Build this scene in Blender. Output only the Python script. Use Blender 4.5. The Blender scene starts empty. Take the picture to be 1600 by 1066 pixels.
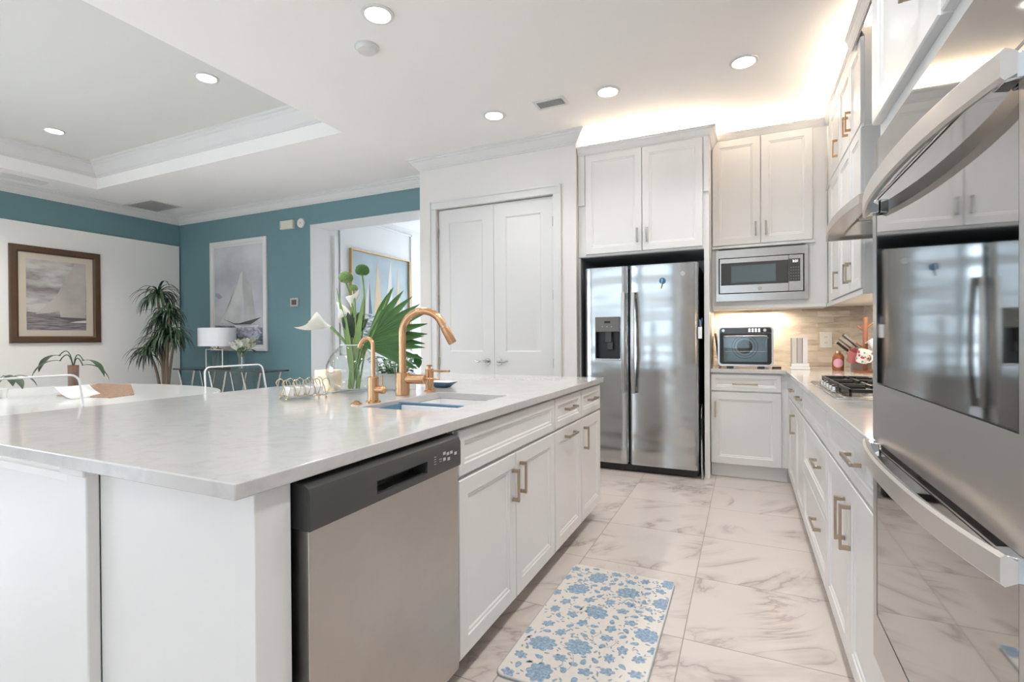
import bpy, bmesh, math, random
from mathutils import Vector, Matrix

random.seed(7)
sc = bpy.context.scene
C = sc.collection
PI = math.pi

# ------------------------------------------------------------------ camera
cam_d = bpy.data.cameras.new('camera')
cam = bpy.data.objects.new('camera', cam_d)
C.objects.link(cam)
sc.camera = cam
cam_d.sensor_fit = 'HORIZONTAL'
cam_d.sensor_width = 36.0
cam_d.lens = 784.19 / 1600 * 36.0
cam_d.clip_start = 0.02
cam_d.clip_end = 200
_yaw, _pit, _rol = 0.43415, 0.0059385, 0.006143
fw = Vector((-math.sin(_yaw) * math.cos(_pit), math.cos(_yaw) * math.cos(_pit), -math.sin(_pit)))
rt = Vector((math.cos(_yaw), math.sin(_yaw), 0))
dn = fw.cross(rt)
c_, s_ = math.cos(_rol), math.sin(_rol)
rx = c_ * rt + s_ * dn
dx = -s_ * rt + c_ * dn
m3 = Matrix((rx, -dx, -fw)).transposed()
cam.matrix_world = Matrix.Translation((0, 0, 1.18)) @ m3.to_4x4()

# ------------------------------------------------------------------ world, colour, daylight
w = bpy.data.worlds.new('sky')
sc.world = w
w.use_nodes = True
bg = w.node_tree.nodes['Background']
bg.inputs[0].default_value = (0.72, 0.86, 1.0, 1)
bg.inputs[1].default_value = 1.6
sc.view_settings.view_transform = 'Standard'
sc.view_settings.look = 'None'
sc.view_settings.gamma = 1
sc.view_settings.use_curve_mapping = False
sc.view_settings.exposure = 0.62
sc.cycles.use_denoising = True
sc.cycles.max_bounces = 9
sc.cycles.diffuse_bounces = 6
sc.cycles.glossy_bounces = 5
sc.cycles.transparent_max_bounces = 12
sc.cycles.sample_clamp_indirect = 10.0
sc.cycles.caustics_reflective = False
sc.cycles.caustics_refractive = False

ZC = 3.05           # kitchen ceiling
ZT = 3.35           # tray ceiling
XL, YT = -7.885, 4.866   # left wall, teal wall
XR, YB = 0.93, 5.155     # right wall, back wall behind the cabinets
YP = 4.40           # pantry wall
YR = -4.5           # rear wall (behind the camera)
DAY = (0.80, 0.90, 1.0)


def area(name, loc, rot, sx, sy, power, col, spread=None):
    l = bpy.data.lights.new(name, 'AREA')
    l.shape = 'RECTANGLE'
    l.size, l.size_y = sx, sy
    l.energy = power
    l.color = col
    if spread:
        l.spread = spread
    o = bpy.data.objects.new(name, l)
    o.location = loc
    o.rotation_euler = rot
    C.objects.link(o)
    return o


# daylight standing outside the glass doors behind the camera, an added unseen side window and the front hall glazing
area('daylight_rear', (-3.4, YR - 0.35, 1.45), (PI / 2 + 0.40, 0, 0), 7.0, 1.25, 17, DAY)
area('added_side_daylight', (XL - 0.35, -1.6, 1.45), (PI / 2 + 0.25, 0, -PI / 2), 3.6, 1.8, 90, DAY)  # side light added to brighten the room
area('daylight_hall', (-4.1, 9.0, 1.6), (-PI / 2, 0, 0), 1.7, 2.4, 50, DAY)
_s = bpy.data.lights.new('bounce_sun', 'SUN')  # added so that its unseen floor patch bounces light to the ceiling
_s.energy = 21
_s.angle = math.radians(2)
_s.color = (0.88, 0.94, 1.0)
_so = bpy.data.objects.new('bounce_sun', _s)
_so.rotation_euler = (math.radians(36), 0, math.radians(12))
C.objects.link(_so)
# warm strips lying on top of the cabinets and under them
WARM = (1.0, 0.80, 0.58)
area('strip_over_fridge', (-0.83, 4.72, 2.935), (PI, 0, 0), 1.02, 0.05, 13, WARM)
area('strip_over_microwave', (0.18, 4.95, 2.965), (PI, 0, 0), 0.8, 0.05, 17, WARM)
area('strip_over_right', (0.78, 4.0, 2.965), (PI, 0, 0), 0.05, 1.2, 24, WARM)
area('strip_under_microwave', (0.06, 5.03, 1.405), (0, 0, 0), 0.50, 0.04, 4.5, (1.0, 0.83, 0.62))
area('strip_under_right', (0.80, 3.9, 1.405), (0, 0, 0), 0.04, 0.9, 3.0, (1.0, 0.83, 0.62))
LAMP = (1.0, 0.972, 0.945)


# ------------------------------------------------------------------ materials
MATS = {}


def node(nt, t, **k):
    n = nt.nodes.new(t)
    for a, v in k.items():
        setattr(n, a, v)
    return n


def mat(name, col, rough=0.5, metal=0.0, emit=None, estr=0, spec=None, bump=None, bscale=60, bstretch=None, noise=0.0, nscale=4, coat=0, trans=0, ior=None):
    if name in MATS:
        return MATS[name]
    m = bpy.data.materials.new(name)
    m.use_nodes = True
    nt = m.node_tree
    b = nt.nodes['Principled BSDF']
    b.inputs['Base Color'].default_value = (*col, 1)
    b.inputs['Roughness'].default_value = rough
    b.inputs['Metallic'].default_value = metal
    if spec is not None:
        b.inputs['Specular IOR Level'].default_value = spec
    if coat:
        b.inputs['Coat Weight'].default_value = coat
        b.inputs['Coat Roughness'].default_value = 0.05
    if trans:
        b.inputs['Transmission Weight'].default_value = trans
    if ior:
        b.inputs['IOR'].default_value = ior
    if emit:
        b.inputs['Emission Color'].default_value = (*emit, 1)
        b.inputs['Emission Strength'].default_value = estr
    tc = node(nt, 'ShaderNodeTexCoord')
    if noise:
        n = node(nt, 'ShaderNodeTexNoise')
        n.inputs['Scale'].default_value = nscale
        n.inputs['Detail'].default_value = 4
        nt.links.new(tc.outputs['Object'], n.inputs['Vector'])
        mx = node(nt, 'ShaderNodeMix', data_type='RGBA')
        mx.inputs[6].default_value = (*[max(0, c * (1 - noise)) for c in col], 1)
        mx.inputs[7].default_value = (*[min(1, c * (1 + noise)) for c in col], 1)
        nt.links.new(n.outputs['Fac'], mx.inputs[0])
        nt.links.new(mx.outputs[2], b.inputs['Base Color'])
    if bump:
        n = node(nt, 'ShaderNodeTexNoise')
        n.inputs['Scale'].default_value = bscale
        n.inputs['Detail'].default_value = 3
        src = tc.outputs['Object']
        if bstretch:
            mp = node(nt, 'ShaderNodeMapping')
            mp.inputs['Scale'].default_value = bstretch
            nt.links.new(src, mp.inputs[0])
            src = mp.outputs[0]
        nt.links.new(src, n.inputs['Vector'])
        bp = node(nt, 'ShaderNodeBump')
        bp.inputs['Strength'].default_value = bump
        bp.inputs['Distance'].default_value = 0.01
        nt.links.new(n.outputs['Fac'], bp.inputs['Height'])
        nt.links.new(bp.outputs[0], b.inputs['Normal'])
    MATS[name] = m
    return m


def clear_mat(name, tint=(1, 1, 1), refl=0.5, rough=0.02):
    """thin clear glass or acrylic: see-through with a Fresnel reflection"""
    m = bpy.data.materials.new(name)
    m.use_nodes = True
    nt = m.node_tree
    nt.nodes.remove(nt.nodes['Principled BSDF'])
    out = nt.nodes['Material Output']
    tr = node(nt, 'ShaderNodeBsdfTransparent')
    tr.inputs[0].default_value = (*tint, 1)
    gl = node(nt, 'ShaderNodeBsdfGlossy')
    gl.inputs['Roughness'].default_value = rough
    lw = node(nt, 'ShaderNodeLayerWeight')
    lw.inputs[0].default_value = 0.5
    pw = node(nt, 'ShaderNodeMath', operation='POWER')
    nt.links.new(lw.outputs['Facing'], pw.inputs[0])
    pw.inputs[1].default_value = 2.6
    ma = node(nt, 'ShaderNodeMath', operation='MULTIPLY_ADD')
    nt.links.new(pw.outputs[0], ma.inputs[0])
    ma.inputs[1].default_value = refl
    ma.inputs[2].default_value = 0.045
    mx = node(nt, 'ShaderNodeMixShader')
    nt.links.new(ma.outputs[0], mx.inputs[0])
    nt.links.new(tr.outputs[0], mx.inputs[1])
    nt.links.new(gl.outputs[0], mx.inputs[2])
    nt.links.new(mx.outputs[0], out.inputs['Surface'])
    MATS[name] = m
    return m


def steel_mat(name, col, rough, wob=0.0, wscale=1.2, streak=(1, 1, 80), smear=0.0):
    m = bpy.data.materials.new(name)
    m.use_nodes = True
    nt = m.node_tree
    b = nt.nodes['Principled BSDF']
    b.inputs['Base Color'].default_value = (*col, 1)
    b.inputs['Metallic'].default_value = 1
    tc = node(nt, 'ShaderNodeTexCoord')
    mp = node(nt, 'ShaderNodeMapping')
    mp.inputs['Scale'].default_value = streak
    nt.links.new(tc.outputs['Object'], mp.inputs[0])
    n = node(nt, 'ShaderNodeTexNoise')
    n.inputs['Scale'].default_value = 3
    n.inputs['Detail'].default_value = 3
    nt.links.new(mp.outputs[0], n.inputs['Vector'])
    mr = node(nt, 'ShaderNodeMapRange')
    mr.inputs['To Min'].default_value = rough * 0.8
    mr.inputs['To Max'].default_value = rough * 1.2
    nt.links.new(n.outputs['Fac'], mr.inputs['Value'])
    nt.links.new(mr.outputs[0], b.inputs['Roughness'])
    if smear:
        n3 = node(nt, 'ShaderNodeTexNoise')
        n3.inputs['Scale'].default_value = 3.5
        n3.inputs['Detail'].default_value = 5
        n3.inputs['Roughness'].default_value = 0.6
        nt.links.new(tc.outputs['Object'], n3.inputs['Vector'])
        mx = node(nt, 'ShaderNodeMix', data_type='RGBA')
        mx.inputs[6].default_value = (*[c * (1 - smear) for c in col], 1)
        mx.inputs[7].default_value = (*[min(1, c * (1 + smear)) for c in col], 1)
        nt.links.new(n3.outputs['Fac'], mx.inputs[0])
        nt.links.new(mx.outputs[2], b.inputs['Base Color'])
    if wob:
        n2 = node(nt, 'ShaderNodeTexNoise')
        n2.inputs['Scale'].default_value = wscale
        n2.inputs['Detail'].default_value = 1.5
        mp2 = node(nt, 'ShaderNodeMapping')
        mp2.inputs['Scale'].default_value = (0.7, 0.7, 3.0)
        nt.links.new(tc.outputs['Object'], mp2.inputs[0])
        nt.links.new(mp2.outputs[0], n2.inputs['Vector'])
        bp = node(nt, 'ShaderNodeBump')
        bp.inputs['Strength'].default_value = 1.0
        bp.inputs['Distance'].default_value = wob
        nt.links.new(n2.outputs['Fac'], bp.inputs['Height'])
        nt.links.new(bp.outputs[0], b.inputs['Normal'])
    MATS[name] = m
    return m


def marble_floor():
    m = bpy.data.materials.new('marble_tile')
    m.use_nodes = True
    nt = m.node_tree
    L = nt.links.new
    b = nt.nodes['Principled BSDF']
    b.inputs['Roughness'].default_value = 0.22
    tc = node(nt, 'ShaderNodeTexCoord')
    off = node(nt, 'ShaderNodeMapping')
    # grout lines cross at x = -0.222, y = 3.157, tile 0.565 x 0.552
    off.inputs['Location'].default_value = (0.222 / 0.565, -3.157 / 0.552, 0)
    off.inputs['Scale'].default_value = (1 / 0.565, 1 / 0.552, 1)
    L(tc.outputs['Object'], off.inputs[0])
    fl = node(nt, 'ShaderNodeVectorMath', operation='FLOOR')
    L(off.outputs[0], fl.inputs[0])
    fr = node(nt, 'ShaderNodeVectorMath', operation='FRACTION')
    L(off.outputs[0], fr.inputs[0])
    wn = node(nt, 'ShaderNodeTexWhiteNoise', noise_dimensions='3D')
    L(fl.outputs[0], wn.inputs['Vector'])
    sc_ = node(nt, 'ShaderNodeVectorMath', operation='SCALE')
    L(wn.outputs['Color'], sc_.inputs[0])
    sc_.inputs['Scale'].default_value = 9.0
    add = node(nt, 'ShaderNodeVectorMath', operation='ADD')
    L(tc.outputs['Object'], add.inputs[0])
    L(sc_.outputs[0], add.inputs[1])
    mp = node(nt, 'ShaderNodeMapping')
    mp0 = node(nt, 'ShaderNodeMapping')
    mp0.inputs['Rotation'].default_value = (0, 0, -0.75)
    L(add.outputs[0], mp0.inputs[0])
    mp.inputs['Scale'].default_value = (1.0, 1.9, 1)
    L(mp0.outputs[0], mp.inputs[0])

    def veins(scale, width, detail, dist):
        n = node(nt, 'ShaderNodeTexNoise')
        n.inputs['Scale'].default_value = scale
        n.inputs['Detail'].default_value = detail
        n.inputs['Roughness'].default_value = 0.55
        n.inputs['Distortion'].default_value = dist
        L(mp.outputs[0], n.inputs['Vector'])
        s = node(nt, 'ShaderNodeMath', operation='SUBTRACT')
        L(n.outputs['Fac'], s.inputs[0])
        s.inputs[1].default_value = 0.5
        a = node(nt, 'ShaderNodeMath', operation='ABSOLUTE')
        L(s.outputs[0], a.inputs[0])
        r = node(nt, 'ShaderNodeMapRange')
        r.interpolation_type = 'SMOOTHSTEP'
        r.inputs['From Min'].default_value = 0
        r.inputs['From Max'].default_value = width
        r.inputs['To Min'].default_value = 1
        r.inputs['To Max'].default_value = 0
        L(a.outputs[0], r.inputs['Value'])
        return r.outputs[0]
    v1 = veins(1.7, 0.022, 6, 0.9)
    v2 = veins(1.7, 0.11, 5, 0.9)
    nm = node(nt, 'ShaderNodeTexNoise')
    nm.inputs['Scale'].default_value = 2.3
    nm.inputs['Detail'].default_value = 2
    L(add.outputs[0], nm.inputs['Vector'])
    mk = node(nt, 'ShaderNodeMapRange')
    mk.interpolation_type = 'SMOOTHSTEP'
    mk.inputs['From Min'].default_value = 0.42
    mk.inputs['From Max'].default_value = 0.62
    L(nm.outputs['Fac'], mk.inputs['Value'])
    m1 = node(nt, 'ShaderNodeMath', operation='MULTIPLY')
    L(v1, m1.inputs[0])
    L(mk.outputs[0], m1.inputs[1])
    m2 = node(nt, 'ShaderNodeMath', operation='MULTIPLY')
    L(v2, m2.inputs[0])
    L(mk.outputs[0], m2.inputs[1])
    mx1 = node(nt, 'ShaderNodeMix', data_type='RGBA')
    mx1.inputs[6].default_value = (0.645, 0.59, 0.555, 1)
    mx1.inputs[7].default_value = (0.52, 0.46, 0.43, 1)
    L(m2.outputs[0], mx1.inputs[0])
    mx2 = node(nt, 'ShaderNodeMix', data_type='RGBA')
    L(mx1.outputs[2], mx2.inputs[6])
    mx2.inputs[7].default_value = (0.33, 0.28, 0.265, 1)
    mh = node(nt, 'ShaderNodeMath', operation='MULTIPLY')
    L(m1.outputs[0], mh.inputs[0])
    mh.inputs[1].default_value = 0.6
    L(mh.outputs[0], mx2.inputs[0])
    # grout
    sp = node(nt, 'ShaderNodeSeparateXYZ')
    L(fr.outputs[0], sp.inputs[0])
    outs = []
    for k in (0, 1):
        s = node(nt, 'ShaderNodeMath', operation='SUBTRACT')
        L(sp.outputs[k], s.inputs[0])
        s.inputs[1].default_value = 0.5
        a = node(nt, 'ShaderNodeMath', operation='ABSOLUTE')
        L(s.outputs[0], a.inputs[0])
        g = node(nt, 'ShaderNodeMath', operation='GREATER_THAN')
        L(a.outputs[0], g.inputs[0])
        g.inputs[1].default_value = 0.5 - 0.0042
        outs.append(g.outputs[0])
    gm = node(nt, 'ShaderNodeMath', operation='MAXIMUM')
    L(outs[0], gm.inputs[0])
    L(outs[1], gm.inputs[1])
    mx3 = node(nt, 'ShaderNodeMix', data_type='RGBA')
    L(mx2.outputs[2], mx3.inputs[6])
    mx3.inputs[7].default_value = (0.33, 0.28, 0.25, 1)
    L(gm.outputs[0], mx3.inputs[0])
    L(mx3.outputs[2], b.inputs['Base Color'])
    rr = node(nt, 'ShaderNodeMapRange')
    L(gm.outputs[0], rr.inputs['Value'])
    rr.inputs['To Min'].default_value = 0.24
    rr.inputs['To Max'].default_value = 0.8
    L(rr.outputs[0], b.inputs['Roughness'])
    MATS['marble_tile'] = m
    return m


def quartz():
    m = bpy.data.materials.new('white_quartz')
    m.use_nodes = True
    nt = m.node_tree
    L = nt.links.new
    b = nt.nodes['Principled BSDF']
    b.inputs['Roughness'].default_value = 0.10
    tc = node(nt, 'ShaderNodeTexCoord')
    n = node(nt, 'ShaderNodeTexNoise')
    n.inputs['Scale'].default_value = 16
    n.inputs['Detail'].default_value = 8
    n.inputs['Roughness'].default_value = 0.7
    n.inputs['Distortion'].default_value = 0.8
    L(tc.outputs['Object'], n.inputs['Vector'])
    cr = node(nt, 'ShaderNodeValToRGB')
    e = cr.color_ramp.elements
    e[0].position = 0.33
    e[0].color = (0.49, 0.478, 0.472, 1)
    e[1].position = 0.52
    e[1].color = (0.545, 0.532, 0.525, 1)
    L(n.outputs['Fac'], cr.inputs[0])
    L(cr.outputs[0], b.inputs['Base Color'])
    MATS['white_quartz'] = m
    return m


def stone_brick():
    m = bpy.data.materials.new('stone_tile')
    m.use_nodes = True
    nt = m.node_tree
    L = nt.links.new
    b = nt.nodes['Principled BSDF']
    b.inputs['Roughness'].default_value = 0.3
    tc = node(nt, 'ShaderNodeTexCoord')
    sp = node(nt, 'ShaderNodeSeparateXYZ')
    L(tc.outputs['Object'], sp.inputs[0])
    ad = node(nt, 'ShaderNodeMath', operation='SUBTRACT')
    L(sp.outputs[0], ad.inputs[0])
    L(sp.outputs[1], ad.inputs[1])
    cb = node(nt, 'ShaderNodeCombineXYZ')
    L(ad.outputs[0], cb.inputs[0])
    L(sp.outputs[2], cb.inputs[1])
    br = node(nt, 'ShaderNodeTexBrick')
    br.inputs['Scale'].default_value = 1
    br.inputs['Brick Width'].default_value = 0.24
    br.inputs['Row Height'].default_value = 0.05
    br.inputs['Mortar Size'].default_value = 0.0012
    br.inputs['Color1'].default_value = (0.74, 0.68, 0.61, 1)
    br.inputs['Color2'].default_value = (0.50, 0.42, 0.34, 1)
    br.inputs['Mortar'].default_value = (0.62, 0.57, 0.51, 1)
    br.inputs['Bias'].default_value = -0.25
    L(cb.outputs[0], br.inputs['Vector'])
    n = node(nt, 'ShaderNodeTexNoise')
    n.inputs['Scale'].default_value = 5
    n.inputs['Detail'].default_value = 6
    n.inputs['Distortion'].default_value = 1.2
    mp = node(nt, 'ShaderNodeMapping')
    mp.inputs['Scale'].default_value = (1, 1, 4)
    L(tc.outputs['Object'], mp.inputs[0])
    L(mp.outputs[0], n.inputs['Vector'])
    cr = node(nt, 'ShaderNodeValToRGB')
    cr.color_ramp.elements[0].position = 0.35
    cr.color_ramp.elements[0].color = (0.78, 0.74, 0.70, 1)
    cr.color_ramp.elements[1].position = 0.55
    cr.color_ramp.elements[1].color = (1, 1, 1, 1)
    L(n.outputs['Fac'], cr.inputs[0])
    mx = node(nt, 'ShaderNodeMix', data_type='RGBA', blend_type='MULTIPLY')
    mx.inputs[0].default_value = 1
    L(br.outputs['Color'], mx.inputs[6])
    L(cr.outputs[0], mx.inputs[7])
    L(mx.outputs[2], b.inputs['Base Color'])
    MATS['stone_tile'] = m
    return m


def cloudy(name, c1, c2, scale, stretch=(1, 1, 1), lo=0.35, hi=0.65, rough=0.4):
    m = bpy.data.materials.new(name)
    m.use_nodes = True
    nt = m.node_tree
    L = nt.links.new
    b = nt.nodes['Principled BSDF']
    b.inputs['Roughness'].default_value = rough
    tc = node(nt, 'ShaderNodeTexCoord')
    mp = node(nt, 'ShaderNodeMapping')
    mp.inputs['Scale'].default_value = stretch
    L(tc.outputs['Object'], mp.inputs[0])
    n = node(nt, 'ShaderNodeTexNoise')
    n.inputs['Scale'].default_value = scale
    n.inputs['Detail'].default_value = 5
    L(mp.outputs[0], n.inputs['Vector'])
    cr = node(nt, 'ShaderNodeValToRGB')
    cr.color_ramp.elements[0].position = lo
    cr.color_ramp.elements[0].color = (*c1, 1)
    cr.color_ramp.elements[1].position = hi
    cr.color_ramp.elements[1].color = (*c2, 1)
    L(n.outputs['Fac'], cr.inputs[0])
    L(cr.outputs[0], b.inputs['Base Color'])
    MATS[name] = m
    return m


WHITE = mat('cabinet_white', (0.735, 0.73, 0.725), 0.32, noise=0.01)
WALLM = mat('wall_white', (0.74, 0.72, 0.70), 0.65, bump=0.05, bscale=180)
CEILM = mat('ceiling_white', (0.87, 0.855, 0.84), 0.8)
TRIMM = mat('trim_white', (0.68, 0.678, 0.675), 0.4)
TEAL = mat('teal_paint', (0.135, 0.25, 0.275), 0.6, bump=0.05, bscale=180)
FLOORM = marble_floor()
QUARTZ = quartz()
STONE = stone_brick()
STEEL = steel_mat('brushed_steel', (0.60, 0.59, 0.58), 0.24)
FRIDGE = steel_mat('fridge_steel', (0.52, 0.53, 0.535), 0.20, wob=0.035, wscale=1.0)
DWSTEEL = steel_mat('smudged_steel', (0.50, 0.47, 0.44), 0.36, smear=0.16)
OVENST = steel_mat('oven_steel', (0.56, 0.54, 0.53), 0.30, streak=(1, 1, 1))
OVENGL = mat('dark_mirror_glass', (0.40, 0.395, 0.39), 0.035, metal=1.0)
BLACK = mat('black_plastic', (0.012, 0.012, 0.013), 0.35)
DKGREY = mat('dark_grey_plastic', (0.055, 0.055, 0.055), 0.38)
GREYP = mat('grey_plastic', (0.16, 0.155, 0.145), 0.4)
LGREY = mat('light_grey', (0.5, 0.5, 0.5), 0.4)
NICKEL = mat('champagne_nickel', (0.46, 0.38, 0.30), 0.28, metal=1.0)
SNICK = mat('satin_nickel', (0.50, 0.48, 0.45), 0.25, metal=1.0)
BRASS = mat('brushed_copper', (0.60, 0.355, 0.20), 0.26, metal=1.0, bump=0.04, bscale=300, bstretch=(1, 1, 0.05))
GOLDW = mat('gold_wire', (0.62, 0.50, 0.34), 0.25, metal=1.0)
GREEN = mat('leaf_green', (0.055, 0.155, 0.033), 0.42, noise=0.35, nscale=12)
GREEN2 = mat('pale_green', (0.20, 0.32, 0.10), 0.45, noise=0.3, nscale=14)
DKGREEN = mat('dark_leaf', (0.030, 0.060, 0.028), 0.45, noise=0.4, nscale=9)
STEMG = mat('stem_green', (0.18, 0.30, 0.09), 0.4, noise=0.2)
LILY = mat('lily_white', (0.86, 0.86, 0.80), 0.45)
BARK = mat('trunk_brown', (0.16, 0.12, 0.09), 0.8, bump=0.5, bscale=40)
GLASS = clear_mat('clear_glass', (0.97, 0.985, 0.98), 0.75)
ACRYL = clear_mat('clear_acrylic', (0.97, 0.98, 0.98), 0.6)
ACREDGE = mat('acrylic_edge', (0.9, 0.92, 0.93), 0.1, spec=0.8)
WINGL = clear_mat('window_glass', (0.98, 1, 1), 0.2)
BLUE = mat('slate_blue', (0.115, 0.215, 0.31), 0.4)
PORC = mat('white_porcelain', (0.85, 0.85, 0.85), 0.12)
WOODBR = mat('walnut_frame', (0.085, 0.045, 0.022), 0.35, noise=0.3, nscale=10)
CREAM = mat('cream_board', (0.55, 0.49, 0.40), 0.8)
LENS = mat('lamp_lens', (1, 1, 1), 0.5, emit=(1, 0.96, 0.90), estr=14)
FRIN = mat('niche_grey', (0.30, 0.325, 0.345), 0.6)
REDWOOD = mat('red_wood', (0.26, 0.11, 0.065), 0.4, noise=0.25, nscale=20)

# ------------------------------------------------------------------ builders


class B:
    def __init__(s):
        s.bm = bmesh.new()
        s.mi = 0

    def _m(s, faces):
        for f in faces:
            f.material_index = s.mi

    def box(s, x0, x1, y0, y1, z0, z1):
        x0, x1 = sorted((x0, x1))
        y0, y1 = sorted((y0, y1))
        z0, z1 = sorted((z0, z1))
        v = [s.bm.verts.new(p) for p in ((x0, y0, z0), (x1, y0, z0), (x1, y1, z0), (x0, y1, z0), (x0, y0, z1), (x1, y0, z1), (x1, y1, z1), (x0, y1, z1))]
        s._m([s.bm.faces.new([v[i] for i in q]) for q in ((3, 2, 1, 0), (4, 5, 6, 7), (0, 1, 5, 4), (1, 2, 6, 5), (2, 3, 7, 6), (3, 0, 4, 7))])
        return s

    def obox(s, M, sx, sy, sz):
        """box centred on the origin of M"""
        v = [s.bm.verts.new(M @ Vector((a * sx / 2, b * sy / 2, c * sz / 2))) for c in (-1, 1) for a, b in ((-1, -1), (1, -1), (1, 1), (-1, 1))]
        s._m([s.bm.faces.new([v[i] for i in q]) for q in ((3, 2, 1, 0), (4, 5, 6, 7), (0, 1, 5, 4), (1, 2, 6, 5), (2, 3, 7, 6), (3, 0, 4, 7))])
        return s

    def tube(s, pts, r, n=12, cap=True):
        pts = [Vector(p) for p in pts]
        if not isinstance(r, (list, tuple)):
            r = [r] * len(pts)
        rings = []
        up = None
        for i, p in enumerate(pts):
            if i == 0:
                t = (pts[1] - p)
            elif i == len(pts) - 1:
                t = (p - pts[i - 1])
            else:
                t = (pts[i + 1] - p).normalized() + (p - pts[i - 1]).normalized()
            t.normalize()
            if up is None:
                up = Vector((0, 0, 1)) if abs(t.z) < 0.9 else Vector((1, 0, 0))
            a = t.cross(up)
            if a.length < 1e-5:
                a = t.orthogonal()
            a.normalize()
            bb = a.cross(t).normalized()
            up = bb
            rings.append([s.bm.verts.new(p + r[i] * (math.cos(2 * PI * k / n) * a + math.sin(2 * PI * k / n) * bb)) for k in range(n)])
        for i in range(len(rings) - 1):
            s._m([s.bm.faces.new((rings[i][k], rings[i][(k + 1) % n], rings[i + 1][(k + 1) % n], rings[i + 1][k])) for k in range(n)])
        if cap:
            s._m([s.bm.faces.new(rings[0][::-1]), s.bm.faces.new(rings[-1])])
        return s

    def cyl(s, p, q, r, n=24):
        return s.tube([p, q], r, n)

    def lathe(s, c, prof, n=32, closed=False):
        """prof: list of (radius, z), revolved about the vertical through c"""
        c = Vector(c)
        rings = []
        for rr, z in prof:
            if rr < 1e-6:
                rings.append([s.bm.verts.new(c + Vector((0, 0, z)))])
            else:
                rings.append([s.bm.verts.new(c + Vector((rr * math.cos(2 * PI * k / n), rr * math.sin(2 * PI * k / n), z))) for k in range(n)])
        for i in range(len(rings) - 1):
            a, b = rings[i], rings[i + 1]
            for k in range(n):
                k2 = (k + 1) % n
                if len(a) == 1 and len(b) == 1:
                    continue
                if len(a) == 1:
                    f = s.bm.faces.new((a[0], b[k2], b[k]))
                elif len(b) == 1:
                    f = s.bm.faces.new((a[k], a[k2], b[0]))
                else:
                    f = s.bm.faces.new((a[k], a[k2], b[k2], b[k]))
                s._m([f])
        return s

    def prism(s, poly, d, axis='z', off=0.0):
        """poly in the two other axes (x,y for z; x,z for y; y,z for x), extruded from off to off+d"""
        def P(a, b, c):
            return {'z': (a, b, c), 'y': (a, c, b), 'x': (c, a, b)}[axis]
        v0 = [s.bm.verts.new(P(a, b, off)) for a, b in poly]
        v1 = [s.bm.verts.new(P(a, b, off + d)) for a, b in poly]
        n = len(poly)
        f = [s.bm.faces.new(v0[::-1]), s.bm.faces.new(v1)]
        f += [s.bm.faces.new((v0[i], v0[(i + 1) % n], v1[(i + 1) % n], v1[i])) for i in range(n)]
        s._m(f)
        return s

    def ball(s, c, r, sz=(1, 1, 1), u=20, v=12):
        c = Vector(c)
        rows = []
        for i in range(v + 1):
            t = PI * i / v
            if i in (0, v):
                rows.append([s.bm.verts.new(c + Vector((0, 0, r * sz[2] * math.cos(t))))])
            else:
                rows.append([s.bm.verts.new(c + Vector((r * sz[0] * math.sin(t) * math.cos(2 * PI * k / u), r * sz[1] * math.sin(t) * math.sin(2 * PI * k / u), r * sz[2] * math.cos(t)))) for k in range(u)])
        for i in range(v):
            a, b = rows[i], rows[i + 1]
            for k in range(u):
                k2 = (k + 1) % u
                if len(a) == 1:
                    f = s.bm.faces.new((a[0], b[k], b[k2]))
                elif len(b) == 1:
                    f = s.bm.faces.new((a[k], b[0], a[k2]))
                else:
                    f = s.bm.faces.new((a[k], b[k], b[k2], a[k2]))
                s._m([f])
        return s

    def poly(s, pts):
        f = s.bm.faces.new([s.bm.verts.new(p) for p in pts])
        s._m([f])
        return s

    def strip(s, base, d, length, width, droop, segs=9, fold=0.25, tipw=0.05, side=None, peak=0.35):
        """strap leaf: centre line leaves along d and bends down"""
        p = Vector(base)
        d = Vector(d).normalized()
        if side is None:
            side = d.cross(Vector((0, 0, 1)))
            if side.length < 0.05:
                side = Vector((1, 0, 0))
        side = Vector(side).normalized()
        prev = None
        for i in range(segs + 1):
            t = i / segs
            wd = width * max(tipw, (min(1, 0.35 + t / peak * 0.65)) * (1 - max(0, (t - peak) / (1 - peak)) ** 1.8)) / 2
            nrm = side.cross(d).normalized()
            row = [s.bm.verts.new(p + side * wd + nrm * wd * fold), s.bm.verts.new(p), s.bm.verts.new(p - side * wd + nrm * wd * fold)]
            if prev:
                s._m([s.bm.faces.new((prev[0], prev[1], row[1], row[0])), s.bm.faces.new((prev[1], prev[2], row[2], row[1]))])
            prev = row
            p = p + d * (length / segs)
            d = (d + Vector((0, 0, -droop / segs))).normalized()
        return s

    def out(s, name, material, parent=None, bevel=0, sharp=38, seg=2, label=None):
        bm = s.bm
        bmesh.ops.recalc_face_normals(bm, faces=bm.faces) if getattr(s, 'recalc', True) else None
        for f in bm.faces:
            f.smooth = True
        for e in bm.edges:
            if len(e.link_faces) != 2 or e.calc_face_angle(0) > math.radians(sharp):
                e.smooth = False
        me = bpy.data.meshes.new(name)
        bm.to_mesh(me)
        bm.free()
        o = bpy.data.objects.new(name, me)
        C.objects.link(o)
        for m in (material if isinstance(material, (list, tuple)) else [material]):
            me.materials.append(m)
        if parent is not None:
            o.parent = parent
            o.matrix_parent_inverse = Matrix.Translation(-parent.location) if parent.type == 'EMPTY' else Matrix.Identity(4)
        if bevel:
            md = o.modifiers.new('bevel', 'BEVEL')
            md.width = bevel
            md.segments = seg
            md.limit_method = 'ANGLE'
            md.angle_limit = math.radians(40)
            md.harden_normals = False
        if label:
            o['label'] = label
        return o


def box(name, m, x0, x1, y0, y1, z0, z1, parent=None, bevel=0, **k):
    return B().box(x0, x1, y0, y1, z0, z1).out(name, m, parent, bevel, **k)


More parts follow.
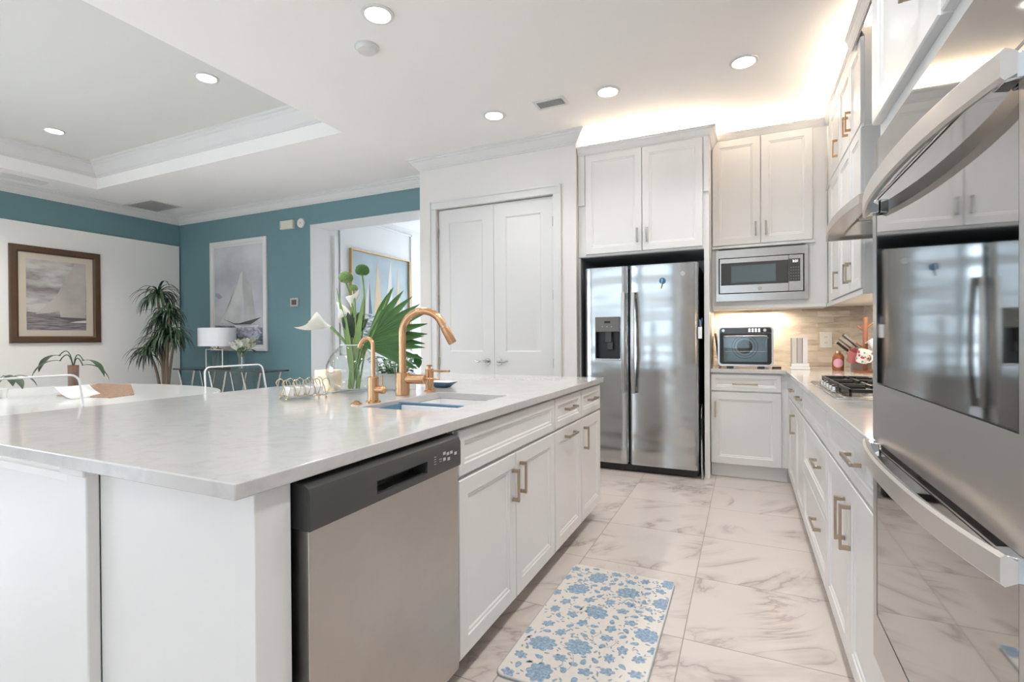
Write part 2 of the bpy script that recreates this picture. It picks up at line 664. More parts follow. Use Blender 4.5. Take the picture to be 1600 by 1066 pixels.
def tag(o, label, cat, group=None):
    o['label'] = label
    o['category'] = cat
    if group:
        o['group'] = group
    return o


def thing(name, label, cat, loc=(0, 0, 0), group=None):
    o = bpy.data.objects.new(name, None)
    o.empty_display_size = 0.1
    o.location = loc
    C.objects.link(o)
    return tag(o, label, cat, group)


def struct(o, label=None):
    o['kind'] = 'structure'
    if label:
        o['label'] = label
    return o


def copy_tree(o, parent=None, delta=None):
    c = o.copy()
    C.objects.link(c)
    if parent is not None:
        c.parent = parent
        c.matrix_parent_inverse = o.matrix_parent_inverse.copy()
    if delta is not None:
        c.location = Vector(o.location) + Vector(delta)
    for ch in list(o.children):
        copy_tree(ch, c)
    return c


def grid_slab(xs, ys, z0, z1, hole=None):
    """one closed slab over the xs/ys grid with the cell hole=(i,j) left open"""
    b = B()
    V = {}
    for i, x in enumerate(xs):
        for j, y in enumerate(ys):
            for k, z in enumerate((z0, z1)):
                V[i, j, k] = b.bm.verts.new((x, y, z))
    nx, ny = len(xs) - 1, len(ys) - 1
    solid = lambda i, j: 0 <= i < nx and 0 <= j < ny and (i, j) != hole
    for i in range(nx):
        for j in range(ny):
            if not solid(i, j):
                continue
            b.bm.faces.new((V[i, j, 1], V[i + 1, j, 1], V[i + 1, j + 1, 1], V[i, j + 1, 1]))
            b.bm.faces.new((V[i, j, 0], V[i, j + 1, 0], V[i + 1, j + 1, 0], V[i + 1, j, 0]))
            if not solid(i, j - 1):
                b.bm.faces.new((V[i, j, 0], V[i + 1, j, 0], V[i + 1, j, 1], V[i, j, 1]))
            if not solid(i, j + 1):
                b.bm.faces.new((V[i + 1, j + 1, 0], V[i, j + 1, 0], V[i, j + 1, 1], V[i + 1, j + 1, 1]))
            if not solid(i - 1, j):
                b.bm.faces.new((V[i, j + 1, 0], V[i, j, 0], V[i, j, 1], V[i, j + 1, 1]))
            if not solid(i + 1, j):
                b.bm.faces.new((V[i + 1, j, 0], V[i + 1, j + 1, 0], V[i + 1, j + 1, 1], V[i + 1, j, 1]))
    return b


CROWN = [(0, 0.11), (0.010, 0.11), (0.012, 0.098), (0.022, 0.094), (0.026, 0.084), (0.040, 0.072), (0.056, 0.052), (0.066, 0.036), (0.080, 0.030), (0.084, 0.018), (0.098, 0.014), (0.100, 0.0)]


def moulding(b, path, normals, prof, ztop):
    """sweep prof (out, down) along path (x,y); normals: outward normal of each segment"""
    n = len(path)
    rings = []
    for i, p in enumerate(path):
        if i == 0:
            o = Vector(normals[0])
        elif i == n - 1:
            o = Vector(normals[-1])
        else:
            a, c = Vector(normals[i - 1]), Vector(normals[i])
            o = (a + c) / (1 + a.dot(c))
        rings.append([b.bm.verts.new((p[0] + o.x * d, p[1] + o.y * d, ztop - h)) for d, h in prof])
    for i in range(n - 1):
        for k in range(len(prof) - 1):
            b.bm.faces.new((rings[i][k], rings[i + 1][k], rings[i + 1][k + 1], rings[i][k + 1]))
    for r in (rings[0], rings[-1]):
        b.bm.faces.new(r + [b.bm.verts.new((r[0].co.x, r[0].co.y, ztop))]) if prof[-1][0] > 0 else None
    return b


class Frame:
    """a vertical face: u runs along it, z up, d outward"""

    def __init__(s, origin, u, n):
        s.o, s.u, s.n = Vector(origin), Vector(u), Vector(n)

    def P(s, u, z, d):
        return s.o + s.u * u + Vector((0, 0, z)) + s.n * d


def rect_rings(b, F, u0, u1, z0, z1, rings, cap=True, closed_back=None):
    """nested rectangles: rings = [(inset, d)]"""
    prev = None
    for ins, d in rings:
        r = [b.bm.verts.new(F.P(*q, d)) for q in ((u0 + ins, z0 + ins), (u1 - ins, z0 + ins), (u1 - ins, z1 - ins), (u0 + ins, z1 - ins))]
        if prev:
            for k in range(4):
                b._m([b.bm.faces.new((prev[k], prev[(k + 1) % 4], r[(k + 1) % 4], r[k]))])
        prev = r
    if cap:
        b._m([b.bm.faces.new(prev)])
    return b


def shaker(name, F, u0, u1, z0, z1, parent, s=0.058, t=0.02, m=None):
    """framed cabinet door or drawer front; F origin lies on the carcass face"""
    s = min(s, (z1 - z0) * 0.24)
    b = B()
    rect_rings(b, F, u0, u1, z0, z1, [(0, 0.0005), (0, t - 0.003), (0.003, t), (s, t), (s + 0.004, t - 0.004), (s + 0.012, t - 0.005), (s + 0.018, t - 0.009), (s + 0.02, t - 0.009)])
    r = [b.bm.verts.new(F.P(*q, 0.0005)) for q in ((u0, z0), (u1, z0), (u1, z1), (u0, z1))]
    b.bm.faces.new(r[::-1])
    bmesh.ops.remove_doubles(b.bm, verts=b.bm.verts, dist=1e-5)
    return b.out(name, m or WHITE, parent, sharp=25)


def pull(F, u, z, L, vertical, parent, m=None, d0=0.02, so=0.032, name='handle'):
    m = m or NICKEL
    b = B()
    h = 0.0065
    ax = Vector((0, 0, 1)) if vertical else F.u

    def bx(c, along, across, dep):
        M = Matrix((F.u if vertical else Vector((0, 0, 1)), F.n, ax)).transposed().to_4x4()
        M.translation = c
        b.obox(M, across, dep, along)
    base = F.P(u, z, d0)
    bx(base + F.n * (so - h / 2), L, 0.013, h * 1.3)
    for q in (-1, 1):
        bx(base + F.n * (so / 2 - 0.002) + ax * q * (L / 2 - 0.008), 0.014, 0.013, so - 0.006)
    return b.out(name, m, parent, bevel=0.0015)


def text_mesh(name, s, size, F, u, z, d, m, parent, ext=0.0004):
    cu = bpy.data.curves.new(name, 'FONT')
    cu.body = s
    cu.size = size
    cu.extrude = ext
    cu.align_x = 'CENTER'
    cu.align_y = 'CENTER'
    o = bpy.data.objects.new('tmp_text', cu)
    C.objects.link(o)
    dg = bpy.context.evaluated_depsgraph_get()
    me = bpy.data.meshes.new_from_object(o.evaluated_get(dg))
    bpy.data.objects.remove(o)
    M = Matrix((F.u, Vector((0, 0, 1)), F.n)).transposed().to_4x4()
    M.translation = F.P(u, z, d)
    me.transform(M)
    me.materials.clear()
    me.materials.append(m)
    o = bpy.data.objects.new(name, me)
    C.objects.link(o)
    if parent is not None:
        o.parent = parent
        o.matrix_parent_inverse = Matrix.Translation(-parent.location) if parent.type == 'EMPTY' else Matrix.Identity(4)
    return o


def arc(c, r, a0, a1, n, ax1, ax2):
    c, ax1, ax2 = Vector(c), Vector(ax1), Vector(ax2)
    return [c + r * (math.cos(a0 + (a1 - a0) * i / n) * ax1 + math.sin(a0 + (a1 - a0) * i / n) * ax2) for i in range(n + 1)]


def rrect(x0, x1, y0, y1, r, n=5):
    pts = []
    for cx, cy, a in ((x1 - r, y0 + r, -PI / 2), (x1 - r, y1 - r, 0), (x0 + r, y1 - r, PI / 2), (x0 + r, y0 + r, PI)):
        for i in range(n + 1):
            t = a + PI / 2 * i / n
            pts.append((cx + r * math.cos(t), cy + r * math.sin(t)))
    return pts

# ================================================================== setting
YF = 9.2            # end of the front hall
XH = -5.20          # hall wall with the picture
struct(box('floor', FLOORM, XL - 0.3, XR + 0.3, YR - 0.3, YF, -0.1, 0), 'grey veined white marble tile floor')
# ceiling: flat, with the raised tray over the living area
TX0, TX1, TY0, TY1 = -7.256, -3.295, -2.2, 3.485
b = grid_slab([XL - 0.3, TX0, TX1, XR + 0.3], [YR - 0.3, TY0, TY1, YF], ZC, ZT, hole=(1, 1))
ceil = struct(b.out('ceiling', CEILM), 'white ceiling with a raised tray over the living area')
struct(box('ceiling_tray', mat('tray_shade_tone', (0.68, 0.685, 0.655), 0.8), XL - 0.3, XR + 0.3, YR - 0.3, YF, ZT, ZT + 0.1))  # ceiling white greyed, the tray's shade is put into the colour
b = B()
loop = [(TX0, TY0), (TX1, TY0), (TX1, TY1), (TX0, TY1), (TX0, TY0)]
TR = [(d * 1.3, h * 1.5) for d, h in CROWN]
moulding(b, loop, [(0, 1), (-1, 0), (0, -1), (1, 0)], TR, ZT)
struct(b.out('trim_1', TRIMM, sharp=20), 'white crown moulding inside the raised tray ceiling')

# left wall with an added unseen window towards the back of the room, teal band over a white field
b = B().box(XL - 0.3, XL, YR, -3.4, 0, ZC).box(XL - 0.3, XL, 0.2, YT + 0.35, 0, ZC)
b.box(XL - 0.3, XL, -3.4, 0.2, 0, 0.55).box(XL - 0.3, XL, -3.4, 0.2, 2.35, ZC)
struct(b.out('wall_left', TEAL), 'wall with a teal band above a white field')
struct(box('trim_2', mat('wall_white_lit', (0.83, 0.815, 0.79), 0.65), XL, XL + 0.025, 0.25, YT - 0.02, 0, 2.614, bevel=0.003), 'white field of the left wall below the teal band')  # wall white made lighter, missing light put into the colour
# teal wall with the wide opening to the front hall
b = B().box(XL, -5.16, YT, YT + 0.355, 0, ZC).box(-5.16, -1.39, YT, YT + 0.355, 2.68, ZC)
struct(b.out('wall_teal', TEAL), 'teal accent wall')
b = B().box(-5.16, -5.145, YT - 0.004, YT + 0.36, 0, 2.665).box(-5.16, -3.1, YT - 0.004, YT + 0.36, 2.665, 2.68)
b.box(-5.145, -5.125, YT + 0.36, YT + 0.46, 0, 2.60).box(-5.125, -5.115, YT + 0.375, YT + 0.445, 0, 2.60)
struct(b.out('trim_3', TRIMM, bevel=0.002), 'white lining of the opening to the hall')
# pantry block
b = B().box(-3.10, -2.895, YP, YP + 0.12, 0, ZC).box(-1.61, -1.39, YP, YP + 0.12, 0, ZC).box(-2.895, -1.61, YP, YP + 0.12, 2.515, ZC)
b.box(-3.10, -2.98, YP + 0.12, YF, 0, ZC).box(-1.50, -1.39, YP + 0.12, YB, 0, ZC)
struct(b.out('wall_pantry', WALLM), 'white wall around the pantry doors')
struct(box('wall_back', WALLM, -1.50, XR + 0.25, YB, YB + 0.15, 0, ZC))
struct(box('wall_right', WALLM, XR, XR + 0.25, YR, YB, 0, ZC))
# hall beyond the opening
b = B().box(XH - 0.2, XH, YT + 0.355, YF, 0, ZC)
struct(b.out('wall_hall', TRIMM), 'white panelled hall wall')
b = B().box(XH, -2.98, YF - 0.05, YF, 0, 0.25).box(XH, -2.98, YF - 0.05, YF, 2.7, ZC).box(XH, -4.95, YF - 0.05, YF, 0.25, 2.7).box(-3.25, -2.98, YF - 0.05, YF, 0.25, 2.7)
struct(b.out('wall_front', WALLM))
b = B()
for y0, y1, z0, z1 in ((5.42, 7.11, 0.95, 2.955), (7.40, 8.9, 0.95, 2.955)):
    for a in ((y0, y1, z1 - 0.03, z1), (y0, y1, z0, z0 + 0.03), (y0, y0 + 0.03, z0, z1), (y1 - 0.03, y1, z0, z1)):
        b.box(XH, XH + 0.022, *a)
struct(b.out('trim_4', TRIMM, bevel=0.005), 'picture-frame moulding on the hall wall')
# rear wall with the big sliding glass doors, and an added window on the left
b = B().box(XL, -6.95, YR - 0.15, YR, 0, ZC).box(0.15, XR + 0.25, YR - 0.15, YR, 0, ZC).box(-6.95, 0.15, YR - 0.15, YR, 2.25, ZC).box(-6.95, 0.15, YR - 0.15, YR, 0, 0.85)
struct(b.out('wall_rear', WALLM))


def glazing(name, F, u0, u1, z0, z1, n, lab):
    b = B()
    fr = 0.05
    for a, c, d, e in ((u0, u1, z0, z0 + fr), (u0, u1, z1 - fr, z1)):
        r = [F.P(a, d, 0), F.P(c, d, 0.08)]
        p, q = F.P(a, d, 0), F.P(c, e, 0.08)
        b.box(p.x, q.x, p.y, q.y, p.z, q.z)
    for i in range(n + 1):
        u = u0 + (u1 - u0 - fr) * i / n
        p, q = F.P(u, z0, 0), F.P(u + fr, z1, 0.08)
        b.box(p.x, q.x, p.y, q.y, p.z, q.z)
    o = struct(b.out(name, TRIMM), lab)
    for i in range(n):
        ua = u0 + (u1 - u0 - fr) * i / n + fr
        ub = u0 + (u1 - u0 - fr) * (i + 1) / n
        p, q = F.P(ua, z0 + fr, 0.035), F.P(ub, z1 - fr, 0.045)
        box('pane', WINGL, min(p.x, q.x), max(p.x, q.x), min(p.y, q.y), max(p.y, q.y), p.z, q.z, o)
    return o


glazing('window_1', Frame((-6.95, YR - 0.1, 0), (1, 0, 0), (0, 1, 0)), 0, 7.1, 0.85, 2.25, 3, 'wide window behind the camera')
glazing('added_window', Frame((XL - 0.1, -3.4, 0), (0, 1, 0), (1, 0, 0)), 0, 3.6, 0.55, 2.35, 3, 'added window in the left wall, out of view')  # unseen window added for more side light
glazing('window_3', Frame((-4.95, YF - 0.03, 0), (1, 0, 0), (0, -1, 0)), 0, 1.7, 0.25, 2.7, 2, 'glazing at the end of the front hall')

# crown mouldings
b = moulding(B(), [(XL, YR), (XL, YT), (-3.10, YT)], [(1, 0), (0, -1)], CROWN, ZC)
struct(b.out('trim_5', TRIMM, sharp=20), 'white crown moulding over the teal band and teal wall')
b = moulding(B(), [(-3.10, YT - 0.1), (-3.10, YP), (-1.39, YP), (-1.39, YB)], [(-1, 0), (0, -1), (1, 0)], CROWN, ZC)
struct(b.out('trim_6', TRIMM, sharp=20), 'white crown moulding over the pantry')
# pantry casing
b = B()
for x0, x1, z0, z1 in ((-2.975, -2.895, 0, 2.515), (-1.61, -1.53, 0, 2.515), (-2.975, -1.53, 2.515, 2.60)):
    b.box(x0, x1, YP - 0.012, YP, z0, z1)
b.box(-2.975, -2.955, YP - 0.022, YP - 0.011, 0, 2.60).box(-1.55, -1.53, YP - 0.022, YP - 0.011, 0, 2.60).box(-2.955, -1.55, YP - 0.022, YP - 0.011, 2.58, 2.60)
struct(b.out('trim_7', TRIMM, bevel=0.004), 'white casing around the pantry doors')


def panel_door(name, x0, x1, side, lab):
    """two raised panels; side = +1: knob near x1"""
    F = Frame((0, YP + 0.028, 0), (1, 0, 0), (0, -1, 0))
    yb, yf = YP + 0.06, YP + 0.028
    st = 0.125
    b = B()
    z0, z1 = 0.01, 2.505
    zs = [z0, 0.22, 0.82, 1.045, 2.365, z1]
    b.box(x0, x0 + st, yf, yb, z0, z1).box(x1 - st, x1, yf, yb, z0, z1)
    for a, c in ((zs[0], zs[1]), (zs[2], zs[3]), (zs[4], zs[5])):
        b.box(x0 + st, x1 - st, yf, yb, a, c)
    o = struct(b.out(name, TRIMM, sharp=25), lab)
    for a, c in ((zs[1], zs[2]), (zs[3], zs[4])):
        p = B()
        rect_rings(p, F, x0 + st, x1 - st, a, c, [(-0.001, 0), (0.012, -0.010), (0.028, -0.010), (0.062, -0.002)])
        p.out('panel', TRIMM, o, sharp=20)
    kx = x1 - 0.072 if side > 0 else x0 + 0.052
    k = B()
    k.cyl((kx, yf, 0.948), (kx, yf - 0.010, 0.948), 0.031, 28).cyl((kx, yf - 0.01, 0.948), (kx, yf - 0.045, 0.948), 0.013, 20)
    pts = [(kx, yf - 0.045, 0.948), (kx - side * 0.03, yf - 0.05, 0.955), (kx - side * 0.075, yf - 0.05, 0.947), (kx - side * 0.115, yf - 0.047, 0.957)]
    k.tube(pts, [0.012, 0.0095, 0.0085, 0.007], 12)
    k.out('lever_handle', SNICK, o)
    hx = x0 - 0.002 if side > 0 else x1 + 0.002
    for z in (0.94, 1.58, 2.27):
        B().cyl((hx, yf - 0.004, z - 0.045), (hx, yf - 0.004, z + 0.045), 0.007, 10).out('hinge', SNICK, o)
    return o


panel_door('door_1', -2.883, -2.248, 1, 'left leaf of the white double pantry doors')
panel_door('door_2', -2.244, -1.622, -1, 'right leaf of the white double pantry doors')
# black sheet, shade of the gap behind the doors put into its colour
struct(box('gap_shade_sheet', BLACK, -2.895, -1.61, YP + 0.10, YP + 0.11, 0, 2.515))

# backsplash
bs = struct(B().box(-0.262, XR - 0.012, YB - 0.012, YB, 0.915, 1.46).box(XR - 0.012, XR, 1.534, YB - 0.012, 0.915, 1.76).out('wall_backsplash', STONE), 'beige stone tile backsplash')

# ================================================================== ceiling fittings


POW = 27


def downlight(loc, lab, k=1.0, proto=[None]):
    if proto[0] is None:
        t = thing('recessed_light', lab, 'ceiling light', loc, 'recessed ceiling lights')
        x, y, z = loc
        B().lathe(loc, [(0.072, 0), (0.092, -0.002), (0.090, -0.007), (0.074, -0.010), (0.070, -0.006), (0.070, 0)], 40).out('trim_ring', TRIMM, t)
        B().lathe(loc, [(0, -0.004), (0.070, -0.004), (0.070, -0.001), (0, -0.001)], 40).out('lens', LENS, t)
        proto[0] = t
    else:
        t = copy_tree(proto[0])
        t.location = loc
        t['label'] = lab
    l = bpy.data.lights.new('downlight', 'SPOT')
    l.energy = POW * k * (3.3 if loc[2] > ZC + 0.1 else 1.0)
    l.color = LAMP
    l.shadow_soft_size = 0.06
    l.spot_size = math.radians(125)
    l.spot_blend = 0.8
    lo = bpy.data.objects.new('downlight', l)
    lo.location = (loc[0], loc[1], loc[2] - 0.03)
    C.objects.link(lo)


downlight((-1.91, 2.31, ZC), 'round recessed ceiling light beside the smoke detector, largest in view')
downlight((-1.90, 3.77, ZC), 'recessed ceiling light in front of the pantry crown moulding, left of the slatted vent', 0.75)
downlight((-0.937, 3.78, ZC), 'recessed ceiling light just right of the slatted ceiling vent', 0.6)
downlight((0.0, 3.77, ZC), 'recessed ceiling light farthest right, in front of the microwave cabinets', 0.9)
downlight((-4.03, 2.72, ZT), 'recessed light in the raised tray ceiling, the one nearer the kitchen')
downlight((-6.46, 2.73, ZT), 'recessed light in the raised tray ceiling, the one nearer the left wall')

for i_, (loc_, lab_) in enumerate((((-1.91, 0.75, ZC), 'over the near end of the island'), ((0.0, 2.3, ZC), 'over the aisle between island and cooktop'), ((0.0, 0.75, ZC), 'over the aisle beside the wall ovens'),  # unseen lamps added to even out the room light
                 ((-1.91, -1.2, ZC), 'behind the camera, left'), ((0.0, -1.2, ZC), 'behind the camera, right'),
                 ((-4.03, 0.4, ZT), 'in the tray ceiling beside the dining table'), ((-6.46, 0.4, ZT), 'in the tray ceiling near the added side window'),
                 ((-4.03, -3.2, ZC), 'over the living area'), ((-6.46, -3.2, ZC), 'in the living area near the added side window'))):
    downlight(loc_, 'added recessed ceiling light out of view ' + lab_, 1.9 if (loc_[0] == 0 and loc_[1] > 0) else (0.25 if loc_[1] < -1 else 1.0))

t = thing('smoke_detector', 'flat round white smoke detector on the ceiling below the largest ceiling light', 'smoke detector', (-2.19, 2.54, ZC))
B().lathe((-2.19, 2.54, ZC), [(0.068, 0), (0.068, -0.012), (0.058, -0.028), (0.03, -0.034), (0, -0.034)], 36).out('cover', TRIMM, t)
B().lathe((-2.19, 2.54, ZC), [(0.078, 0), (0.078, -0.006), (0.068, -0.008), (0.068, 0)], 36).out('base_plate', TRIMM, t)


def vent(x0, x1, y0, y1, n, lab, alongx=True, m=None):
    t = thing('ceiling_vent', lab, 'air vent', ((x0 + x1) / 2, (y0 + y1) / 2, ZC))
    m = m or TRIMM
    b = B()
    f = 0.022
    for a in ((x0, x1, y0, y0 + f), (x0, x1, y1 - f, y1), (x0, x0 + f, y0 + f, y1 - f), (x1 - f, x1, y0 + f, y1 - f)):
        b.box(*a, ZC - 0.010, ZC)
    b.out('frame', m, t, bevel=0.002)
    box('backing', mat('vent_shadow', (0.42, 0.42, 0.42), 0.6), x0 + f, x1 - f, y0 + f, y1 - f, ZC - 0.003, ZC - 0.0005, t)
    b = B()
    for i in range(n):
        if alongx:
            yy = y0 + f + (y1 - y0 - 2 * f) * (i + 0.5) / n
            M = Matrix.Translation(((x0 + x1) / 2, yy, ZC - 0.006)) @ Matrix.Rotation(0.6, 4, 'X')
            b.obox(M, x1 - x0 - 2 * f, (y1 - y0 - 2 * f) / n * 0.72, 0.0015)
        else:
            xx = x0 + f + (x1 - x0 - 2 * f) * (i + 0.5) / n
            M = Matrix.Translation((xx, (y0 + y1) / 2, ZC - 0.006)) @ Matrix.Rotation(-0.6, 4, 'Y')
            b.obox(M, (x1 - x0 - 2 * f) / n * 0.72, y1 - y0 - 2 * f, 0.0015)
    b.out('louvers', m, t)


vent(-1.52, -1.265, 3.69, 3.84, 7, 'small slatted ceiling vent between two recessed lights over the kitchen')
vent(-7.76, -7.15, 4.03, 4.46, 22, 'large square return-air grille in the ceiling near the teal corner')
vent(-7.62, -7.44, 2.60, 3.09, 7, 'narrow ceiling vent beside the tray, above the brown-framed picture', alongx=False)

# ================================================================== island
IX0, IX1, IY0, IY1 = -2.406, -0.852, 0.621, 3.28
ct = grid_slab([IX0, -1.375, -1.0, IX1], [IY0, 1.53, 2.11, IY1], 0.882, 0.914, hole=(1, 1)).out('island_countertop', QUARTZ, bevel=0.003, seg=3)
tag(ct, 'long white quartz countertop of the kitchen island with a sink cut into it', 'countertop')

t = thing('kitchen_island', 'white panelled base of the kitchen island under the seating overhang', 'kitchen island', (-1.8, 0.68, 0))
box('body', WHITE, -2.10, -1.505, 0.685, 3.25, 0.0, 0.882, t, bevel=0.002)
b = B().box(-1.515, -1.425, 0.655, 0.684, 0, 0.882)
b.box(-1.525, -1.415, 0.645, 0.684, 0.855, 0.882)
b.out('pilaster', WHITE, t, bevel=0.004)
b = B().prism([(0.685, 0.882), (0.640, 0.882), (0.648, 0.862), (0.672, 0.845), (0.675, 0.825), (0.685, 0.825)], 0.585, 'x', -2.10)
b.out('cornice', WHITE, t, sharp=20)
t = thing('end_panel', 'plain white end panel and corner post of the island beside the dishwasher', 'cabinet panel', (-1.15, 0.70, 0))
box('side_panel', WHITE, -1.4249, -0.93, 0.684, 0.70, 0, 0.882, t, bevel=0.001)
box('corner_post', WHITE, -0.93, -0.87, 0.675, 0.762, 0, 0.882, t, bevel=0.002)
box('filler', FRIN, -0.93, -0.885, 0.762, 0.772, 0.0, 0.882, t)  # grey strip in the gap, its shade put into the colour

FI = Frame((-0.89, 0, 0), (0, 1, 0), (1, 0, 0))


def carcass(t, x0, x1, y0, y1, z0, z1, open_top=True):
    b = B()
    k = 0.016
    b.box(x0, x1, y0, y0 + k, z0, z1).box(x0, x1, y1 - k, y1, z0, z1)
    b.box(x0, x1, y0 + k, y1 - k, z0, z0 + k)
    b.box(x0, x1, y0 + k, y1 - k, z1 - k, z1) if not open_top else None
    b.out('body', WHITE, t)
    return t


def face_panel(t, x0, x1, y0, y1, z0, z1):
    box('face_frame', WHITE, x0, x1, y0, y1, z0, z1, t)


# sink cabinet
t = thing('base_cabinet', 'white two-door sink cabinet with a plain false drawer, right of the dishwasher', 'cabinet', (-0.89, 1.9, 0.1))
carcass(t, -1.49, -0.908, 1.44, 2.383, 0.095, 0.655)
face_panel(t, -0.908, -0.89, 1.44, 2.383, 0.095, 0.880)
shaker('drawer_front', FI, 1.447, 2.378, 0.713, 0.868, t, s=0.05)
d = shaker('door', FI, 1.447, 1.905, 0.093, 0.700, t)
pull(FI, 1.872, 0.575, 0.135, True, d)
d = shaker('door', FI, 1.911, 2.378, 0.093, 0.700, t)
pull(FI, 1.948, 0.590, 0.135, True, d)
# two narrow cabinets
t = thing('base_cabinet', 'narrow white island cabinet with horizontal handles on both drawer and door', 'cabinet', (-0.89, 2.6, 0.1))
carcass(t, -1.49, -0.908, 2.385, 2.833, 0.095, 0.875, False)
face_panel(t, -0.908, -0.89, 2.385, 2.833, 0.095, 0.880)
d = shaker('drawer', FI, 2.390, 2.829, 0.713, 0.868, t, s=0.045)
pull(FI, 2.61, 0.80, 0.16, False, d)
d = shaker('door', FI, 2.390, 2.829, 0.093, 0.700, t)
pull(FI, 2.61, 0.655, 0.16, False, d)
t = thing('base_cabinet', 'white end cabinet of the island nearest the refrigerator, with a vertical door handle', 'cabinet', (-0.89, 3.0, 0.1))
carcass(t, -1.49, -0.908, 2.835, 3.262, 0.095, 0.875, False)
face_panel(t, -0.908, -0.89, 2.835, 3.262, 0.095, 0.880)
d = shaker('drawer', FI, 2.840, 3.257, 0.713, 0.868, t, s=0.045)
pull(FI, 3.04, 0.80, 0.16, False, d)
d = shaker('door', FI, 2.840, 3.257, 0.093, 0.700, t)
pull(FI, 2.885, 0.585, 0.135, True, d)

# dishwasher
t = thing('dishwasher', 'stainless steel dishwasher with a dark grey control panel and pocket handle', 'dishwasher', (-0.9, 1.09, 0))
box('tub', BLACK, -1.45, -0.895, 0.785, 1.412, 0.02, 0.872, t)
fr = B()
pf = [(-0.895, 0.10), (-0.853, 0.10), (-0.847, 0.106), (-0.845, 0.12), (-0.845, 0.768), (-0.895, 0.768)]
# door is a prism along y, its side dull steel
fr.prism(pf, 1.400 - 0.785, 'y', 0.785)
fr.out('door', DWSTEEL, t, bevel=0.0015)
# console, an open pocket in the middle
cy0, cy1, py0, py1, pz0, pz1 = 0.783, 1.402, 0.995, 1.215, 0.789, 0.823
prof = [(-0.895, 0.770), (-0.838, 0.770), (-0.836, 0.776), (-0.836, 0.845), (-0.842, 0.860), (-0.856, 0.868), (-0.895, 0.868)]
cb = B().prism(prof, py0 - cy0, 'y', cy0).prism(prof, cy1 - py1, 'y', py1)
cb.prism([(-0.895, 0.770), (-0.838, 0.770), (-0.836, 0.776), (-0.836, pz0), (-0.895, pz0)], py1 - py0, 'y', py0)
cb.prism([(-0.895, pz1), (-0.836, pz1), (-0.836, 0.845), (-0.842, 0.860), (-0.856, 0.868), (-0.895, 0.868)], py1 - py0, 'y', py0)
bmesh.ops.remove_doubles(cb.bm, verts=cb.bm.verts, dist=1e-5)
cp = cb.out('control_panel', DKGREY, t, sharp=30)
box('pocket_handle', BLACK, -0.893, -0.885, py0, py1, pz0 - 0.002, pz1 + 0.002, cp)
FD = Frame((-0.836, 0, 0), (0, 1, 0), (1, 0, 0))
lb = B()
for u, z, ww, hh in ((1.255, 0.827, .010, .0015), (1.255, 0.820, .010, .0015), (1.255, 0.813, .010, .0015), (1.255, 0.806, .010, .0015), (1.283, .815, .012, .002), (1.283, .808, .010, .0015)):
    p = FD.P(u, z, 0)
    lb.box(p.x, p.x + .0005, p.y - ww / 2, p.y + ww / 2, p.z - hh / 2, p.z + hh / 2)
lb.out('label', LGREY, cp)
lb = B()
for u, z in ((1.305, 0.828), (1.325, 0.823), (1.345, 0.823), (1.37, 0.815), (1.305, 0.810), (1.33, .806)):
    p = FD.P(u, z, 0)
    lb.box(p.x, p.x + .0006, p.y - .007, p.y + .007, p.z - .0045, p.z + .0045)
lb.out('button', LGREY, cp)

# sink basin
t = thing('sink', 'white undermount kitchen sink set into the island countertop', 'sink', (-1.19, 1.82, 0.7))
x0, x1, y0, y1, zb = -1.385, -0.990, 1.520, 2.120, 0.675
b = B()
b.prism(rrect(x0, x1, y0, y1, 0.02), 0.008, 'z', zb)
rim = rrect(x0, x1, y0, y1, 0.02)
rin = rrect(x0 + 0.008, x1 - 0.008, y0 + 0.008, y1 - 0.008, 0.012)
n = len(rim)
vo0 = [b.bm.verts.new((p[0], p[1], zb)) for p in rim]
vo1 = [b.bm.verts.new((p[0], p[1], 0.881)) for p in rim]
vi0 = [b.bm.verts.new((p[0], p[1], zb + 0.008)) for p in rin]
vi1 = [b.bm.verts.new((p[0], p[1], 0.881)) for p in rin]
for i in range(n):
    j = (i + 1) % n
    b.bm.faces.new((vo0[i], vo0[j], vo1[j], vo1[i]))
    b.bm.faces.new((vi0[j], vi0[i], vi1[i], vi1[j]))
    b.bm.faces.new((vo1[i], vo1[j], vi1[j], vi1[i]))
b.out('basin', PORC, t)
B().lathe((-1.19, 1.95, zb + 0.009), [(0.045, 0), (0.042, 0.003), (0.02, 0.001), (0, 0.001)], 28).out('drain', SNICK, t)
# dish tub standing in the near half of the sink
t = thing('dish_tub', 'blue and white plastic dish tub standing in the near half of the sink', 'dish tub', (-1.19, 1.65, 0.69))
b = B().box(-1.366, -1.356, 1.535, 1.795, 0.685, 0.899)
b.box(-1.356, -1.006, 1.780, 1.795, 0.885, 0.903).box(-1.372, -1.004, 1.776, 1.799, 0.895, 0.9035)
b.out('rim', BLUE, t, bevel=0.002)
b = B().box(-1.354, -1.008, 1.535, 1.778, 0.684, 0.690).box(-1.354, -1.008, 1.772, 1.780, 0.69, 0.893).box(-1.014, -1.006, 1.535, 1.772, 0.69, 0.885).box(-1.354, -1.014, 1.535, 1.541, 0.69, 0.885)
b.out('body', PORC, t, bevel=0.002)


def faucet_gooseneck(t, x, y, r, zst, R, turn, dirv, endt, head=None):
    """straight riser, half-circle neck and falling end in the vertical plane along dirv"""
    dv = Vector((*dirv, 0)).normalized()
    up = Vector((0, 0, 1))
    c = Vector((x, y, zst)) + dv * R
    pts = [Vector((x, y, 0.95)), Vector((x, y, zst - 0.02))] + arc(c, R, PI, PI - turn, 18, dv, up)
    tan = (pts[-1] - pts[-2]).normalized()
    pts.append(pts[-1] + tan * endt)
    B().tube(pts, r, 20).out('neck', BRASS, t)
    return pts[-1], tan


